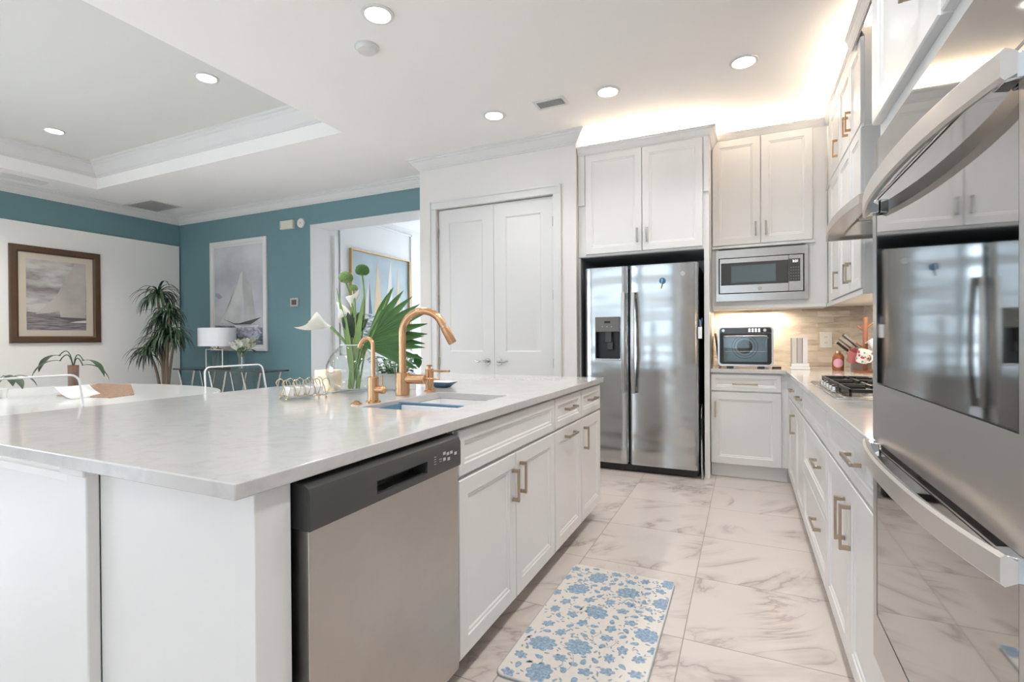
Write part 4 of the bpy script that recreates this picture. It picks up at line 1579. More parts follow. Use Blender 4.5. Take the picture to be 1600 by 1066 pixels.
# ================================================================== floor mat
t = thing('kitchen_mat', 'cream kitchen mat printed with blue flowers and vines lying beside the island', 'mat', (-0.55, 2.0, 0))
MX0, MX1, MY0, MY1 = -0.80, -0.305, 1.56, 2.49
MATC = mat('mat_cream', (0.70, 0.665, 0.62), 0.45, noise=0.05, nscale=60)
MATB = cloudy('mat_blue', (0.16, 0.27, 0.40), (0.42, 0.52, 0.62), 90, lo=0.35, hi=0.75)
MATG = mat('mat_grey', (0.30, 0.36, 0.40), 0.5)
b = B().prism(rrect(MX0, MX1, MY0, MY1, 0.035, 6), 0.009, 'z', 0.0005)
b.out('pad', MATC, t, bevel=0.003)
B().prism(rrect(MX0 - 0.003, MX1 + 0.003, MY0 - 0.003, MY1 + 0.003, 0.037, 6), 0.0055, 'z', 0.0003).out('border', MATG, t)
rnd = random.Random(11)
pz = 0.0100


def inside(x, y, m=0.0):
    return MX0 + 0.006 + m < x < MX1 - 0.006 - m and MY0 + 0.006 + m < y < MY1 - 0.006 - m


def blob(b, x, y, r, lobes, depth, rot, sx=1.0, sy=1.0, n=36):
    pts = []
    for i in range(n):
        a = 2 * PI * i / n
        rr = r * (1 - depth + depth * abs(math.cos(lobes * a / 2)))
        px, py = rr * math.cos(a) * sx, rr * math.sin(a) * sy
        qx, qy = x + px * math.cos(rot) - py * math.sin(rot), y + px * math.sin(rot) + py * math.cos(rot)
        pts.append((min(max(qx, MX0 + 0.004), MX1 - 0.004), min(max(qy, MY0 + 0.004), MY1 - 0.004), pz))
    b.poly(pts)


def mleaf(b, x, y, L, wd, rot):
    pts = []
    for i in range(12):
        a = 2 * PI * i / 12
        px, py = L / 2 * math.cos(a), wd / 2 * math.sin(a) * (1 - 0.35 * math.cos(a))
        pts.append((x + px * math.cos(rot) - py * math.sin(rot), y + px * math.sin(rot) + py * math.cos(rot), pz))
    if all(inside(p[0], p[1], -0.003) for p in pts):
        b.poly(pts)


blue = B()
grey = B()
done = []
for rad, count, tries in ((0.060, 10, 1500), (0.031, 40, 4000), (0.018, 90, 5000)):
    k = 0
    for _ in range(tries):
        if k >= count:
            break
        x, y = rnd.uniform(MX0, MX1), rnd.uniform(MY0, MY1)
        if all((x - a) ** 2 + (y - c) ** 2 > (r + rad * 1.15) ** 2 for a, c, r in done):
            done.append((x, y, rad))
            k += 1
            rot = rnd.uniform(0, 6)
            if rad > 0.05:
                blob(blue, x, y, rad * 0.95, 9, 0.22, rot, 1, 0.85)
                for q in range(5):
                    a = rnd.uniform(0, 6.28)
                    mleaf(grey, x + math.cos(a) * rad * 1.12, y + math.sin(a) * rad * 1.0, 0.022, 0.009, a + 1.2)
            elif rad > 0.02:
                blob(blue, x, y, rad * 0.95, rnd.choice((5, 6, 7)), 0.38, rot, 1, 0.75)
            else:
                mleaf(blue, x, y, 0.036, 0.021, rot)
for _ in range(620):
    x, y = rnd.uniform(MX0, MX1), rnd.uniform(MY0, MY1)
    if all((x - a) ** 2 + (y - c) ** 2 > (r * 0.9 + 0.005) ** 2 for a, c, r in done):
        done.append((x, y, 0.004))
        mleaf(rnd.choice((blue, grey)), x, y, rnd.uniform(0.012, 0.022), rnd.uniform(0.005, 0.009), rnd.uniform(0, 6))
for v in range(16):
    x, y, a = rnd.uniform(MX0 + .03, MX1 - .03), rnd.uniform(MY0 + .03, MY1 - .03), rnd.uniform(0, 6)
    cv = rnd.uniform(-0.25, 0.25)
    prev = None
    for i in range(22):
        nx_, ny_ = -math.sin(a) * 0.0011, math.cos(a) * 0.0011
        if not inside(x, y, 0.002):
            break
        cur = ((x + nx_, y + ny_, pz - 0.0001), (x - nx_, y - ny_, pz - 0.0001))
        if prev:
            grey.poly([prev[0], prev[1], cur[1], cur[0]])
        if i % 4 == 2:
            mleaf(grey, x + nx_ * 7, y + ny_ * 7, 0.014, 0.006, a + 0.7)
        prev = cur
        a += cv + rnd.uniform(-0.08, 0.08)
        x += math.cos(a) * 0.009
        y += math.sin(a) * 0.009
for b_, m_, nm in ((blue, MATB, 'flower_print'), (grey, MATG, 'vine_print')):
    bmesh.ops.remove_doubles(b_.bm, verts=b_.bm.verts, dist=1e-6)
    bmesh.ops.triangulate(b_.bm, faces=[f for f in b_.bm.faces if len(f.verts) > 4])
    b_.recalc = False
    for f in b_.bm.faces:
        if f.normal.z < 0:
            f.normal_flip()
    o = b_.out(nm, m_, t)
    o['kind'] = 'stuff'

# ================================================================== back counter things
t = thing('countertop_oven', 'silver countertop oven with a glass door and round convection fan behind it', 'oven', (0.0, 4.78, 0.914))
tx0, tx1, ty, tz0, tz1 = -0.208, 0.214, 4.62, 0.932, 1.262
SIL = mat('oven_silver', (0.62, 0.62, 0.62), 0.25, metal=1.0)
b = B()
sh = rrect(tx0, tx1, tz0, tz1, 0.03)
si = rrect(tx0 + 0.014, tx1 - 0.014, tz0 + 0.016, tz1 - 0.008, 0.024)
n = len(sh)
O0 = [b.bm.verts.new((x, ty, z)) for x, z in sh]
O1 = [b.bm.verts.new((x, ty + 0.34, z)) for x, z in sh]
N0 = [b.bm.verts.new((x, ty, z)) for x, z in si]
N1 = [b.bm.verts.new((x, ty + 0.32, z)) for x, z in si]
for i in range(n):
    j = (i + 1) % n
    b.bm.faces.new((O0[i], O0[j], O1[j], O1[i]))
    b.bm.faces.new((O0[j], O0[i], N0[i], N0[j]))
    b.bm.faces.new((N0[j], N0[i], N1[i], N1[j]))
b.bm.faces.new(O1)
b.bm.faces.new(N1[::-1])
b.out('body', SIL, t, sharp=30)
for x in (-0.14, 0.10):
    for y in (4.66, 4.90):
        box('foot', BLACK, x, x + 0.05, y, y + 0.03, 0.915, tz0 + 0.002, t)
cp = box('control_panel', mat('gloss_brown_black', (0.05, 0.035, 0.03), 0.08), tx0 + 0.015, tx1 - 0.015, ty + 0.003, ty + 0.05, 1.212, 1.251, t)
b = B()
for q in range(4):
    for r in range(2):
        b.box(0.030 + q * 0.024, 0.042 + q * 0.024, ty + 0.0015, ty + 0.0032, 1.219 + r * 0.016, 1.229 + r * 0.016)
b.out('button', LIT, cp)
B().cyl((-0.165, ty + 0.003, 1.232), (-0.165, ty - 0.006, 1.232), 0.012, 20).out('knob', SIL, cp)
B().cyl((0.150, ty + 0.003, 1.232), (0.150, ty - 0.006, 1.232), 0.012, 20).out('knob', SIL, cp)
d = B()
for a in ((tx0 + 0.015, tx0 + 0.045, 0.950, 1.205), (tx1 - 0.045, tx1 - 0.015, 0.950, 1.205), (tx0 + 0.045, tx1 - 0.045, 0.950, 0.968), (tx0 + 0.045, tx1 - 0.045, 1.190, 1.205)):
    d.box(a[0], a[1], ty + 0.002, ty + 0.012, a[2], a[3])
bmesh.ops.remove_doubles(d.bm, verts=d.bm.verts, dist=1e-5)
d = d.out('door', BLACK, t)
box('glass', GLASS, tx0 + 0.045, tx1 - 0.045, ty + 0.004, ty + 0.008, 0.968, 1.190, d)
B().tube([(tx0 + 0.04, ty, 1.165), (tx0 + 0.055, ty - 0.03, 1.183), (tx0 + 0.08, ty - 0.035, 1.185), (tx1 - 0.08, ty - 0.035, 1.185), (tx1 - 0.055, ty - 0.03, 1.183), (tx1 - 0.04, ty, 1.165)], 0.006, 12).out('handle', SIL, d)
CAV = mat('oven_cavity', (0.36, 0.47, 0.53), 0.3, metal=0.3)
b = B().box(tx0 + 0.03, tx1 - 0.03, ty + 0.28, ty + 0.285, 0.955, 1.205)
b.box(tx0 + 0.03, tx0 + 0.034, ty + 0.02, ty + 0.28, 0.955, 1.205).box(tx1 - 0.034, tx1 - 0.03, ty + 0.02, ty + 0.28, 0.955, 1.205).box(tx0 + 0.034, tx1 - 0.034, ty + 0.02, ty + 0.28, 0.955, 0.960)
cv = b.out('cavity', CAV, t)
b = B().cyl((0.0, ty + 0.279, 1.09), (0.0, ty + 0.273, 1.09), 0.062, 32)
b.tube(arc((0, ty + 0.276, 1.09), 0.082, 0, 2 * PI, 36, (1, 0, 0), (0, 0, 1)), 0.002, 6)
b.tube(arc((0, ty + 0.276, 1.09), 0.104, 0, 2 * PI, 36, (1, 0, 0), (0, 0, 1)), 0.002, 6)
b.out('fan_cover', DKGREY, cv)
b = B()
for i in range(13):
    x = -0.16 + 0.32 * i / 12
    b.tube([(x, ty + 0.03, 1.055), (x, ty + 0.27, 1.055)], 0.0013, 6)
b.tube([(-0.172, ty + 0.03, 1.055), (0.172, ty + 0.03, 1.055)], 0.002, 6)
b.out('rack', SIL, t)

# leaning tray behind the small oven
M = Matrix.Translation((-0.222, 4.93, 1.065)) @ Matrix.Rotation(-0.12, 4, 'Y')
b = B()
b.obox(M, 0.010, 0.30, 0.292)
tag(b.out('serving_tray', BARK, bevel=0.002), 'dark flat tray standing on edge to the left of the countertop oven', 'tray')
b = B().prism(rrect(0.205, 0.275, 4.68, 4.73, 0.012), 0.014, 'z', 0.9145)
tag(b.out('pouch', mat('dark_leather', (0.05, 0.02, 0.015), 0.4), bevel=0.004), 'small dark red-brown pouch lying right of the countertop oven', 'pouch')

# box, books
def rotated(b, cx, cy, a):
    bmesh.ops.rotate(b.bm, verts=b.bm.verts, cent=(cx, cy, 0), matrix=Matrix.Rotation(a, 3, 'Z'))
    return b


b = B().prism(rrect(0.335, 0.470, 4.60, 4.76, 0.006), 0.022, 'z', 0.9145)
b2 = tag(b.out('white_box', PORC, bevel=0.002), 'flat white box on the corner counter under the books', 'box')
b = B().prism(rrect(0.340, 0.465, 4.605, 4.755, 0.006), 0.026, 'z', 0.938)
tag(b.out('white_box', PORC, bevel=0.002), 'upper flat white box directly under the standing books', 'box')
for i, (x, c, lab) in enumerate(((0.345, (0.62, 0.60, 0.56), 'pale cream book standing on the white boxes, leftmost of three'), (0.382, (0.50, 0.47, 0.47), 'pale grey book standing between the two others on the white boxes'), (0.420, (0.74, 0.72, 0.74), 'white book standing on the white boxes, rightmost of three'))):
    t = thing('cookbook', lab, 'book', (x, 4.68, 0.965), 'books on the white boxes')
    m = mat('book_cover_%s' % 'abc'[i], c, 0.6)
    bk = B().box(x, x + 0.003, 4.61, 4.75, 0.966, 1.165).box(x + 0.031, x + 0.034, 4.61, 4.75, 0.966, 1.165).box(x + 0.003, x + 0.031, 4.61, 4.614, 0.966, 1.165)
    bmesh.ops.remove_doubles(bk.bm, verts=bk.bm.verts, dist=1e-6)
    bk.out('cover', m, t)
    box('pages', CREAM if i == 0 else PORC, x + 0.0035, x + 0.0305, 4.616, 4.746, 0.969, 1.160, t)

# wall outlet
t = thing('wall_outlet', 'white double power outlet on the stone backsplash', 'outlet', (0.645, YB - 0.012, 1.15))
b = B().box(0.600, 0.690, YB - 0.017, YB - 0.0122, 1.080, 1.215)
b.out('cover_plate', PORC, t, bevel=0.002)
for z in (1.122, 1.172):
    o = B().prism(rrect(0.628, 0.662, z - 0.018, z + 0.018, 0.008), 0.002, 'y', YB - 0.019).out('socket', PORC, t)
    B().box(0.637, 0.639, YB - 0.0195, YB - 0.019, z - 0.006, z + 0.006).box(0.650, 0.652, YB - 0.0195, YB - 0.019, z - 0.006, z + 0.006).out('slot', BLACK, o)

# jar with pink label
t = thing('honey_jar', 'amber jar with an oval pink label beside the knife block', 'jar', (0.655, 4.58, 0.914))
AMB = mat('amber', (0.30, 0.09, 0.03), 0.15, spec=0.7)
B().lathe((0.655, 4.58, 0.9145), [(0, 0), (0.038, 0), (0.040, 0.01), (0.040, 0.105), (0.030, 0.125), (0.018, 0.132), (0, 0.132)], 28).out('body', AMB, t)
B().lathe((0.655, 4.58, 1.0466), [(0, 0), (0.019, 0), (0.019, 0.018), (0, 0.02)], 24).out('lid', GOLDW, t)
pl_ = []
b = B()
rows = []
for i in range(13):
    z = -0.033 + 0.066 * i / 12
    hw = 0.9 * math.sqrt(max(0, 1 - (z / 0.0335) ** 2)) + 0.02
    rows.append([b.bm.verts.new((0.655 + 0.0407 * math.sin(hw * q / 5 - 0.14), 4.58 - 0.0407 * math.cos(hw * q / 5 - 0.14), 0.972 + z)) for q in range(-5, 6)])
for i in range(12):
    for k in range(10):
        b.bm.faces.new((rows[i][k], rows[i][k + 1], rows[i + 1][k + 1], rows[i + 1][k]))
b.out('label', mat('label_pink', (0.62, 0.33, 0.42), 0.5), t)
# knife block
t = thing('knife_block', 'slanted grey wood knife block with steel-handled knives beside the cooktop', 'knife block', (0.78, 4.55, 0.914))
KBM = mat('grey_wood', (0.36, 0.29, 0.25), 0.5, noise=0.15, nscale=20)
b = B().prism([(0.735, 0.9145), (0.85, 0.9145), (0.85, 1.02), (0.795, 1.115), (0.705, 1.055), (0.735, 0.99)], 0.11, 'y', 4.47)
b.out('body', KBM, t, bevel=0.004)
KH = mat('knife_handle', (0.50, 0.50, 0.49), 0.3, metal=0.8)
for i in range(3):
    for j in range(3):
        base = Vector((0.714 + i * 0.028, 4.495 + j * 0.03, 1.064 + i * 0.018))
        dr = Vector((-0.62, -0.1, 0.52 + 0.05 * i)).normalized()
        L = 0.105 + 0.012 * i
        k = B().tube([base - dr * 0.004, base + dr * 0.01, base + dr * L * 0.5, base + dr * L], [0.007, 0.009, 0.0085, 0.010], 8)
        tag(k.out('kitchen_knife', KH if (i + j) % 3 else BLACK), 'kitchen knife with its handle sticking out of the slanted knife block', 'knife', 'knives in the block')
# wooden mug tree
t = thing('mug_tree', 'reddish wooden mug tree with short peg branches beside the wall ovens', 'mug tree', (0.80, 4.42, 0.914))
mx_, my_ = 0.79, 4.36
B().lathe((mx_, my_, 0.9145), [(0, 0), (0.075, 0), (0.075, 0.012), (0.06, 0.018), (0, 0.018)], 32).out('base', REDWOOD, t)
B().cyl((mx_, my_, 0.93), (mx_, my_, 1.315), 0.0165, 16).out('post', REDWOOD, t)
for a, z in ((2.9, 1.10), (0.3, 1.13), (4.6, 1.10), (1.6, 1.14), (0.5, 1.24), (3.5, 1.22)):
    B().tube([(mx_ + 0.014 * math.cos(a), my_ + 0.014 * math.sin(a), z), (mx_ + 0.055 * math.cos(a), my_ + 0.055 * math.sin(a), z + 0.03)], [0.007, 0.006], 8).out('peg', REDWOOD, t)


def mug(loc, rot, tilt, lab, m, dots=False):
    t = thing('mug', lab, 'mug', loc, 'mugs on the mug tree')
    M = Matrix.Translation(loc) @ Matrix.Rotation(rot, 4, 'Z') @ Matrix.Rotation(tilt, 4, 'Y')
    b = B().lathe((0, 0, 0), [(0, -0.045), (0.036, -0.045), (0.040, -0.04), (0.042, 0.045), (0.0385, 0.045), (0.036, -0.036), (0, -0.038)], 28)
    if dots:
        b.bm.faces.ensure_lookup_table()
    bmesh.ops.transform(b.bm, matrix=M, verts=b.bm.verts)
    cup = b.out('body', m, t)
    b = B().tube([Vector((0.040, 0, 0.030)), Vector((0.060, 0, 0.028)), Vector((0.071, 0, 0.005)), Vector((0.062, 0, -0.02)), Vector((0.040, 0, -0.027))], 0.0055, 10)
    bmesh.ops.transform(b.bm, matrix=M, verts=b.bm.verts)
    b.out('handle', PORC, t)
    if dots:
        rr = random.Random(3)
        for nm, mm, cnt, sz in (('flower_print', mat('rose_red', (0.50, 0.06, 0.06), 0.4), 16, 0.009), ('leaf_print', mat('mint_green', (0.16, 0.36, 0.30), 0.4), 22, 0.006)):
            b = B()
            for _ in range(cnt):
                a, z = rr.uniform(0, 6.28), rr.uniform(-0.034, 0.038)
                r = 0.0405 + 0.002 * (z + 0.04) / 0.085 + 0.0012
                b.poly([(r * math.cos(a + sz / 0.04 * math.cos(q)), r * math.sin(a + sz / 0.04 * math.cos(q)), z + sz * math.sin(q)) for q in [2 * PI * i / 7 for i in range(7)]])
            bmesh.ops.transform(b.bm, matrix=M, verts=b.bm.verts)
            b.recalc = False
            b.out(nm, mm, cup)


mug((0.765, 4.285, 1.035), -0.9, 0.35, 'white mug with red and green flower print hanging from the mug tree', PORC, True)
mug((0.735, 4.44, 1.03), 1.9, -0.4, 'pink-red mug hanging on the far side of the mug tree', mat('mug_pink', (0.50, 0.16, 0.17), 0.3))
mug((0.850, 4.33, 1.115), 2.6, 0.5, 'plain white mug hanging high on the mug tree next to the oven', PORC)

# puck light under the right wall cabinets
t = thing('puck_light', 'small round light shining under the right wall cabinets', 'cabinet light', (0.76, 3.62, 1.42))
B().lathe((0.76, 3.62, 1.4185), [(0.030, 0), (0.036, 0), (0.036, -0.008), (0.030, -0.010)], 24).out('trim_ring', TRIMM, t)
B().lathe((0.76, 3.62, 1.4185), [(0, 0), (0.030, 0), (0.030, -0.006), (0, -0.006)], 24).out('lens', LENS, t)

# ================================================================== things on the island
# wire napkin or soap rack
t = thing('wire_rack', 'gold wire letter rack holding white folded cards on the island', 'rack', (-1.86, 1.66, 0.914))
import itertools
RA = -0.16
ro = Vector((-1.795, 1.645, 0.914))
ru = Vector((0.42, 0.91, 0)).normalized()       # along the row of loops
rv = Vector((ru.y, -ru.x, 0)) * -1              # across


def RP(a, c, z):
    return ro + ru * a + rv * c + Vector((0, 0, z))


b = B()
hw, hl = 0.045, 0.085
for a, c in ((-hl, -hw), (-hl, hw), (hl, -hw), (hl, hw)):
    b.ball(RP(a, c, 0.006), 0.0055, u=10, v=6)
b.tube([RP(-hl, -hw, 0.014), RP(hl, -hw, 0.014), RP(hl, hw, 0.014), RP(-hl, hw, 0.014), RP(-hl, -hw, 0.014)], 0.0022, 8)
b.out('base', GOLDW, t)
for i in range(5):
    a = -hl + 2 * hl * i / 4
    for c0 in (-1, 1):
        pts = [RP(a, c0 * hw, 0.014), RP(a - 0.006, c0 * hw * 0.95, 0.05)] + [RP(a - 0.010 + 0.016 * math.cos(q) + 0.010, c0 * hw, 0.072 + 0.018 * math.sin(q)) for q in [PI - PI * k / 8 for k in range(9)]] + [RP(a + 0.018, c0 * hw * 0.95, 0.05), RP(a + 0.004, c0 * hw, 0.014)]
        B().tube(pts, 0.0019, 8).out('loop', GOLDW, t)
for i in range(4):
    a = -hl + 0.014 + 0.042 * i
    M = Matrix((ru, rv, Vector((0, 0, 1)))).transposed().to_4x4()
    M.translation = RP(a + 0.010, 0, 0.036)
    b = B().obox(M, 0.024, 0.078, 0.040)
    tag(b.out('soap_bar', PORC, bevel=0.006, seg=3), 'white wrapped block held between the gold wire loops on the island', 'soap', 'white blocks in the wire rack')
# candle
t = thing('candle', 'lit candle in a square frosted glass holder behind the wire rack', 'candle', (-1.93, 1.93, 0.914))
FROST = mat('frosted_glow', (0.80, 0.74, 0.66), 0.4, emit=(1.0, 0.66, 0.36), estr=0.22)
b = B()
so = rrect(-1.985, -1.885, 1.885, 1.985, 0.012)
sn = rrect(-1.980, -1.890, 1.890, 1.980, 0.009)
n = len(so)
a0 = [b.bm.verts.new((x, y, 0.921)) for x, y in so]
a1 = [b.bm.verts.new((x, y, 1.022)) for x, y in so]
i1 = [b.bm.verts.new((x, y, 1.022)) for x, y in sn]
i0 = [b.bm.verts.new((x, y, 0.925)) for x, y in sn]
for i in range(n):
    j = (i + 1) % n
    b.bm.faces.new((a0[i], a0[j], a1[j], a1[i]))
    b.bm.faces.new((a1[i], a1[j], i1[j], i1[i]))
    b.bm.faces.new((i1[i], i1[j], i0[j], i0[i]))
b.bm.faces.new(a0[::-1])
b.bm.faces.new(i0)
b.out('glass_holder', FROST, t)
B().cyl((-1.935, 1.935, 0.926), (-1.935, 1.935, 0.975), 0.034, 24).out('wax', PORC, t)
B().lathe((-1.935, 1.935, 0.980), [(0, 0), (0.006, 0.008), (0.004, 0.02), (0, 0.03)], 12).out('flame', mat('flame', (1, .7, .3), .5, emit=(1, 0.72, 0.35), estr=25), t)
b = B().prism(rrect(-2.02, -1.84, 1.86, 2.02, 0.02), 0.005, 'z', 0.9145)
tag(b.out('glass_tray', mat('tray_glass', (0.72, 0.74, 0.73), 0.08, spec=0.7), bevel=0.0015), 'low clear glass tray under the lit candle', 'tray')

# vase and its flowers
vx, vy = -1.765, 1.925
t = thing('glass_vase', 'round clear glass vase on the island holding white lilies and green leaves', 'vase', (vx, vy, 0.914))
prof = [(0.055, 0.0005), (0.085, 0.012), (0.112, 0.045), (0.127, 0.095), (0.124, 0.140), (0.106, 0.180), (0.080, 0.210), (0.062, 0.228), (0.060, 0.236), (0.057, 0.236), (0.059, 0.226), (0.077, 0.207), (0.103, 0.178), (0.120, 0.140), (0.123, 0.095), (0.109, 0.048), (0.083, 0.018), (0.0, 0.012)]
b = B().lathe((vx, vy, 0.914), [(0, 0.0005)] + prof, 48)
b.out('bowl', GLASS, t, sharp=60)
B().tube(arc((vx, vy, 0.914 + 0.236), 0.0585, 0, 2 * PI, 40, (1, 0, 0), (0, 1, 0)), 0.0025, 8).out('rim', ACREDGE, t)
# directions in the picture plane: R right, N towards the camera
Rv = Vector((math.cos(_yaw), math.sin(_yaw), 0))
Nv = Vector((math.sin(_yaw), -math.cos(_yaw), 0))
vb = Vector((vx, vy, 0.914))


def vp(r, z, n=0.0):
    return vb + Rv * r + Nv * n + Vector((0, 0, z))


U0 = Vector((0, 0, 1))


def bez(p0, p1, p2, n=12):
    return [p0 * (1 - t) ** 2 + p1 * 2 * t * (1 - t) + p2 * t * t for t in [i / n for i in range(n + 1)]]


def lily(foot, mid, top, aim, lab, size=0.11, dirn=1):
    t = thing('calla_lily', lab, 'flower', tuple(foot), 'calla lilies in the glass vase')
    B().tube(bez(foot, mid, top, 14), [0.007] * 15, 10).out('stem', STEMG, t)
    a = Vector(aim).normalized()
    s = a.cross(Vector((0, 0, 1)))
    if s.length < 0.1:
        s = Rv.copy()
    s.normalize()
    u = s.cross(a).normalized()
    b = B()
    rows = []
    NU, NV = 26, 14
    for j in range(NV + 1):
        q = j / NV
        row = []
        for i in range(NU):
            ang = 2 * PI * i / NU
            tip = max(0.0, math.cos(ang)) ** 2          # the long lip of the spathe
            L = size * (0.78 * q + 0.30 * tip * q ** 1.5 - 0.12 * (1 - math.cos(ang)) * q ** 2)
            r = 0.006 + size * 0.33 * math.sin(q * PI / 2) ** 1.6 * (1 - 0.25 * tip * q ** 3)
            row.append(b.bm.verts.new(top + a * L + dirn * u * math.cos(ang) * r + s * math.sin(ang) * r))
        rows.append(row)
    for j in range(NV):
        for i in range(NU):
            k = (i + 1) % NU
            b.bm.faces.new((rows[j][i], rows[j][k], rows[j + 1][k], rows[j + 1][i]))
    b.out('bloom', LILY, t, sharp=80)
    B().tube([top + a * 0.01, top + a * size * 0.7], [0.006, 0.004], 8).out('spadix', mat('spadix_yellow', (0.75, 0.62, 0.16), 0.6), t)


lily(vp(0.03, 0.02), vp(0.04, 0.20), vp(-0.100, 0.325, 0.02), -Rv * 1.0 + U0 * 0.28 + Nv * 0.35, 'large white calla lily drooping out to the left of the vase', 0.150, -1)
lily(vp(0.02, 0.02), vp(0.04, 0.22), vp(0.010, 0.355, -0.03), -Rv * 1.0 + U0 * 0.55 - Nv * 0.1, 'white calla lily behind the large drooping one', 0.125)
lily(vp(-0.01, 0.02), vp(-0.01, 0.25), vp(-0.005, 0.425, -0.01), Rv * 0.12 + U0, 'upright white calla lily just under the green pompoms', 0.085, -1)


def allium(foot, mid, top, r, m, lab):
    t = thing('pompom_flower', lab, 'flower', tuple(foot), 'green pompom flowers in the glass vase')
    B().tube(bez(foot, mid, top, 14), [0.0042] * 15, 8).out('stem', GREEN2, t)
    b = B()
    rr = random.Random(int(r * 1e5))
    c = top + Vector((0, 0, r * 0.6))
    b.ball(c, r * 0.86, (1, 1, 0.86), 20, 12)
    for i in range(170):
        z = 1 - 2 * (i + 0.5) / 170
        a = i * 2.39996
        dd = Vector((math.sqrt(1 - z * z) * math.cos(a), math.sqrt(1 - z * z) * math.sin(a), z * 0.86))
        if dd.z < -0.62:
            continue
        b.ball(c + dd * r * rr.uniform(0.80, 0.88), r * 0.16, u=6, v=4)
    b.out('flower_head', m, t, sharp=80)


allium(vp(0.02, 0.02), vp(0.05, 0.30), vp(-0.030, 0.548), 0.036, GREEN2, 'paler green pompom flower, left of the two round ones')
allium(vp(-0.02, 0.02), vp(0.09, 0.32), vp(0.052, 0.585), 0.035, GREEN, 'darker green pompom flower standing highest in the vase')
allium(vp(0.0, 0.02), vp(0.03, 0.28), vp(0.012, 0.505, 0.01), 0.020, GREEN2, 'small green bud flower between the pompoms and the lilies')


def blade(name, foot, d, L, wd, droop, lab, m, seg=12, side=None, group='long green blades in the glass vase'):
    b = B().strip(foot, d, L, wd, droop, seg, fold=0.3, side=side)
    tag(b.out(name, m, sharp=80), lab, 'leaf', group)


U = Vector((0, 0, 1))
blade('leaf_blade', vp(0.03, 0.03), -Rv * 0.22 + U, 0.50, 0.030, -0.05, 'long pale leaf blade leaning left above the large lily', GREEN2, side=Rv)
blade('leaf_blade', vp(-0.02, 0.03), Rv * 0.42 + U, 0.53, 0.034, 0.1, 'long pale leaf blade leaning right towards the sailing picture', GREEN2, side=Rv)
blade('leaf_blade', vp(-0.01, 0.03, 0.01), Rv * 0.16 + U, 0.47, 0.036, 0.0, 'upright pale leaf blade in the middle of the bouquet', GREEN2, side=Rv)
blade('leaf_blade', vp(0.01, 0.03, 0.02), -Rv * 0.10 + U, 0.36, 0.030, 0.0, 'short upright leaf blade left of the middle of the bouquet', GREEN2, side=Rv)


def palm(foot, hub, d, lab, n=9, L=0.20, spread=1.5, m=GREEN, wd=0.030):
    """fan of fingers leaving a stalk"""
    t = thing('palm_leaf', lab, 'leaf', tuple(foot), 'fingered palm leaves in the glass vase')
    B().tube(bez(foot, foot * 0.4 + hub * 0.6 + U * 0.02, hub, 10), [0.0045] * 11, 8).out('stem', STEMG, t)
    d = Vector(d).normalized()
    up = (U - d * d.z).normalized()
    b = B()
    for i in range(n):
        a = -spread / 2 + spread * i / (n - 1)
        dd = (d * math.cos(a) + up * math.sin(a)).normalized()
        LL = L * (0.72 + 0.28 * math.cos(a * 1.4))
        b.strip(hub + dd * 0.004, dd, LL, wd, 0.15, 9, fold=0.35, side=(dd.cross(Nv)), peak=0.55)
    bl = []
    hubv = b.bm.verts.new(hub)
    prev = None
    for i in range(n):
        a = -spread / 2 + spread * i / (n - 1)
        dd = (d * math.cos(a) + up * math.sin(a)).normalized()
        v = b.bm.verts.new(hub + dd * L * 0.24)
        if prev:
            b.bm.faces.new((hubv, prev, v))
        prev = v
    b.out('frond', m, t, sharp=80)


palm(vp(0.03, 0.02), vp(0.075, 0.265), Rv * 1.0 + U * 0.62, 'large fingered palm leaf reaching up and right behind the tall faucet', 8, 0.31, 1.15, GREEN, 0.036)
palm(vp(0.00, 0.02), vp(0.06, 0.235, 0.02), Rv * 1.0 + U * 0.02, 'fingered palm leaf spreading low to the right behind the faucets', 5, 0.30, 0.75, GREEN, 0.036)
palm(vp(-0.02, 0.02), vp(0.0, 0.27), Rv * 0.15 + U, 'dark upright palm leaf in the middle of the vase', 6, 0.13, 1.0, DKGREEN, 0.04)

# planter behind the faucet
t = thing('planter_box', 'white square planter behind the tall faucet', 'planter', (-1.68, 2.16, 0.914))
b = B()
so, sn = rrect(-1.775, -1.595, 2.10, 2.22, 0.006), rrect(-1.768, -1.602, 2.107, 2.213, 0.004)
n = len(so)
a0 = [b.bm.verts.new((x, y, 0.9145)) for x, y in so]
a1 = [b.bm.verts.new((x, y, 0.998)) for x, y in so]
i1 = [b.bm.verts.new((x, y, 0.998)) for x, y in sn]
i0 = [b.bm.verts.new((x, y, 0.98)) for x, y in sn]
for i in range(n):
    j = (i + 1) % n
    b.bm.faces.new((a0[i], a0[j], a1[j], a1[i]))
    b.bm.faces.new((a1[i], a1[j], i1[j], i1[i]))
    b.bm.faces.new((i1[i], i1[j], i0[j], i0[i]))
b.bm.faces.new(a0[::-1])
b.bm.faces.new(i0)
b.out('pot', PORC, t)
t = thing('green_plant', 'small leafy green plant growing in the white planter behind the faucet', 'plant', (-1.68, 2.16, 0.98))
rr = random.Random(5)
stems, leaves = B(), B()


def oval_leaf(b, base, d, L, wd, droop=0.6, nrm=None):
    b.strip(base, d, L, wd, droop, 6, fold=0.2, peak=0.45, side=nrm)


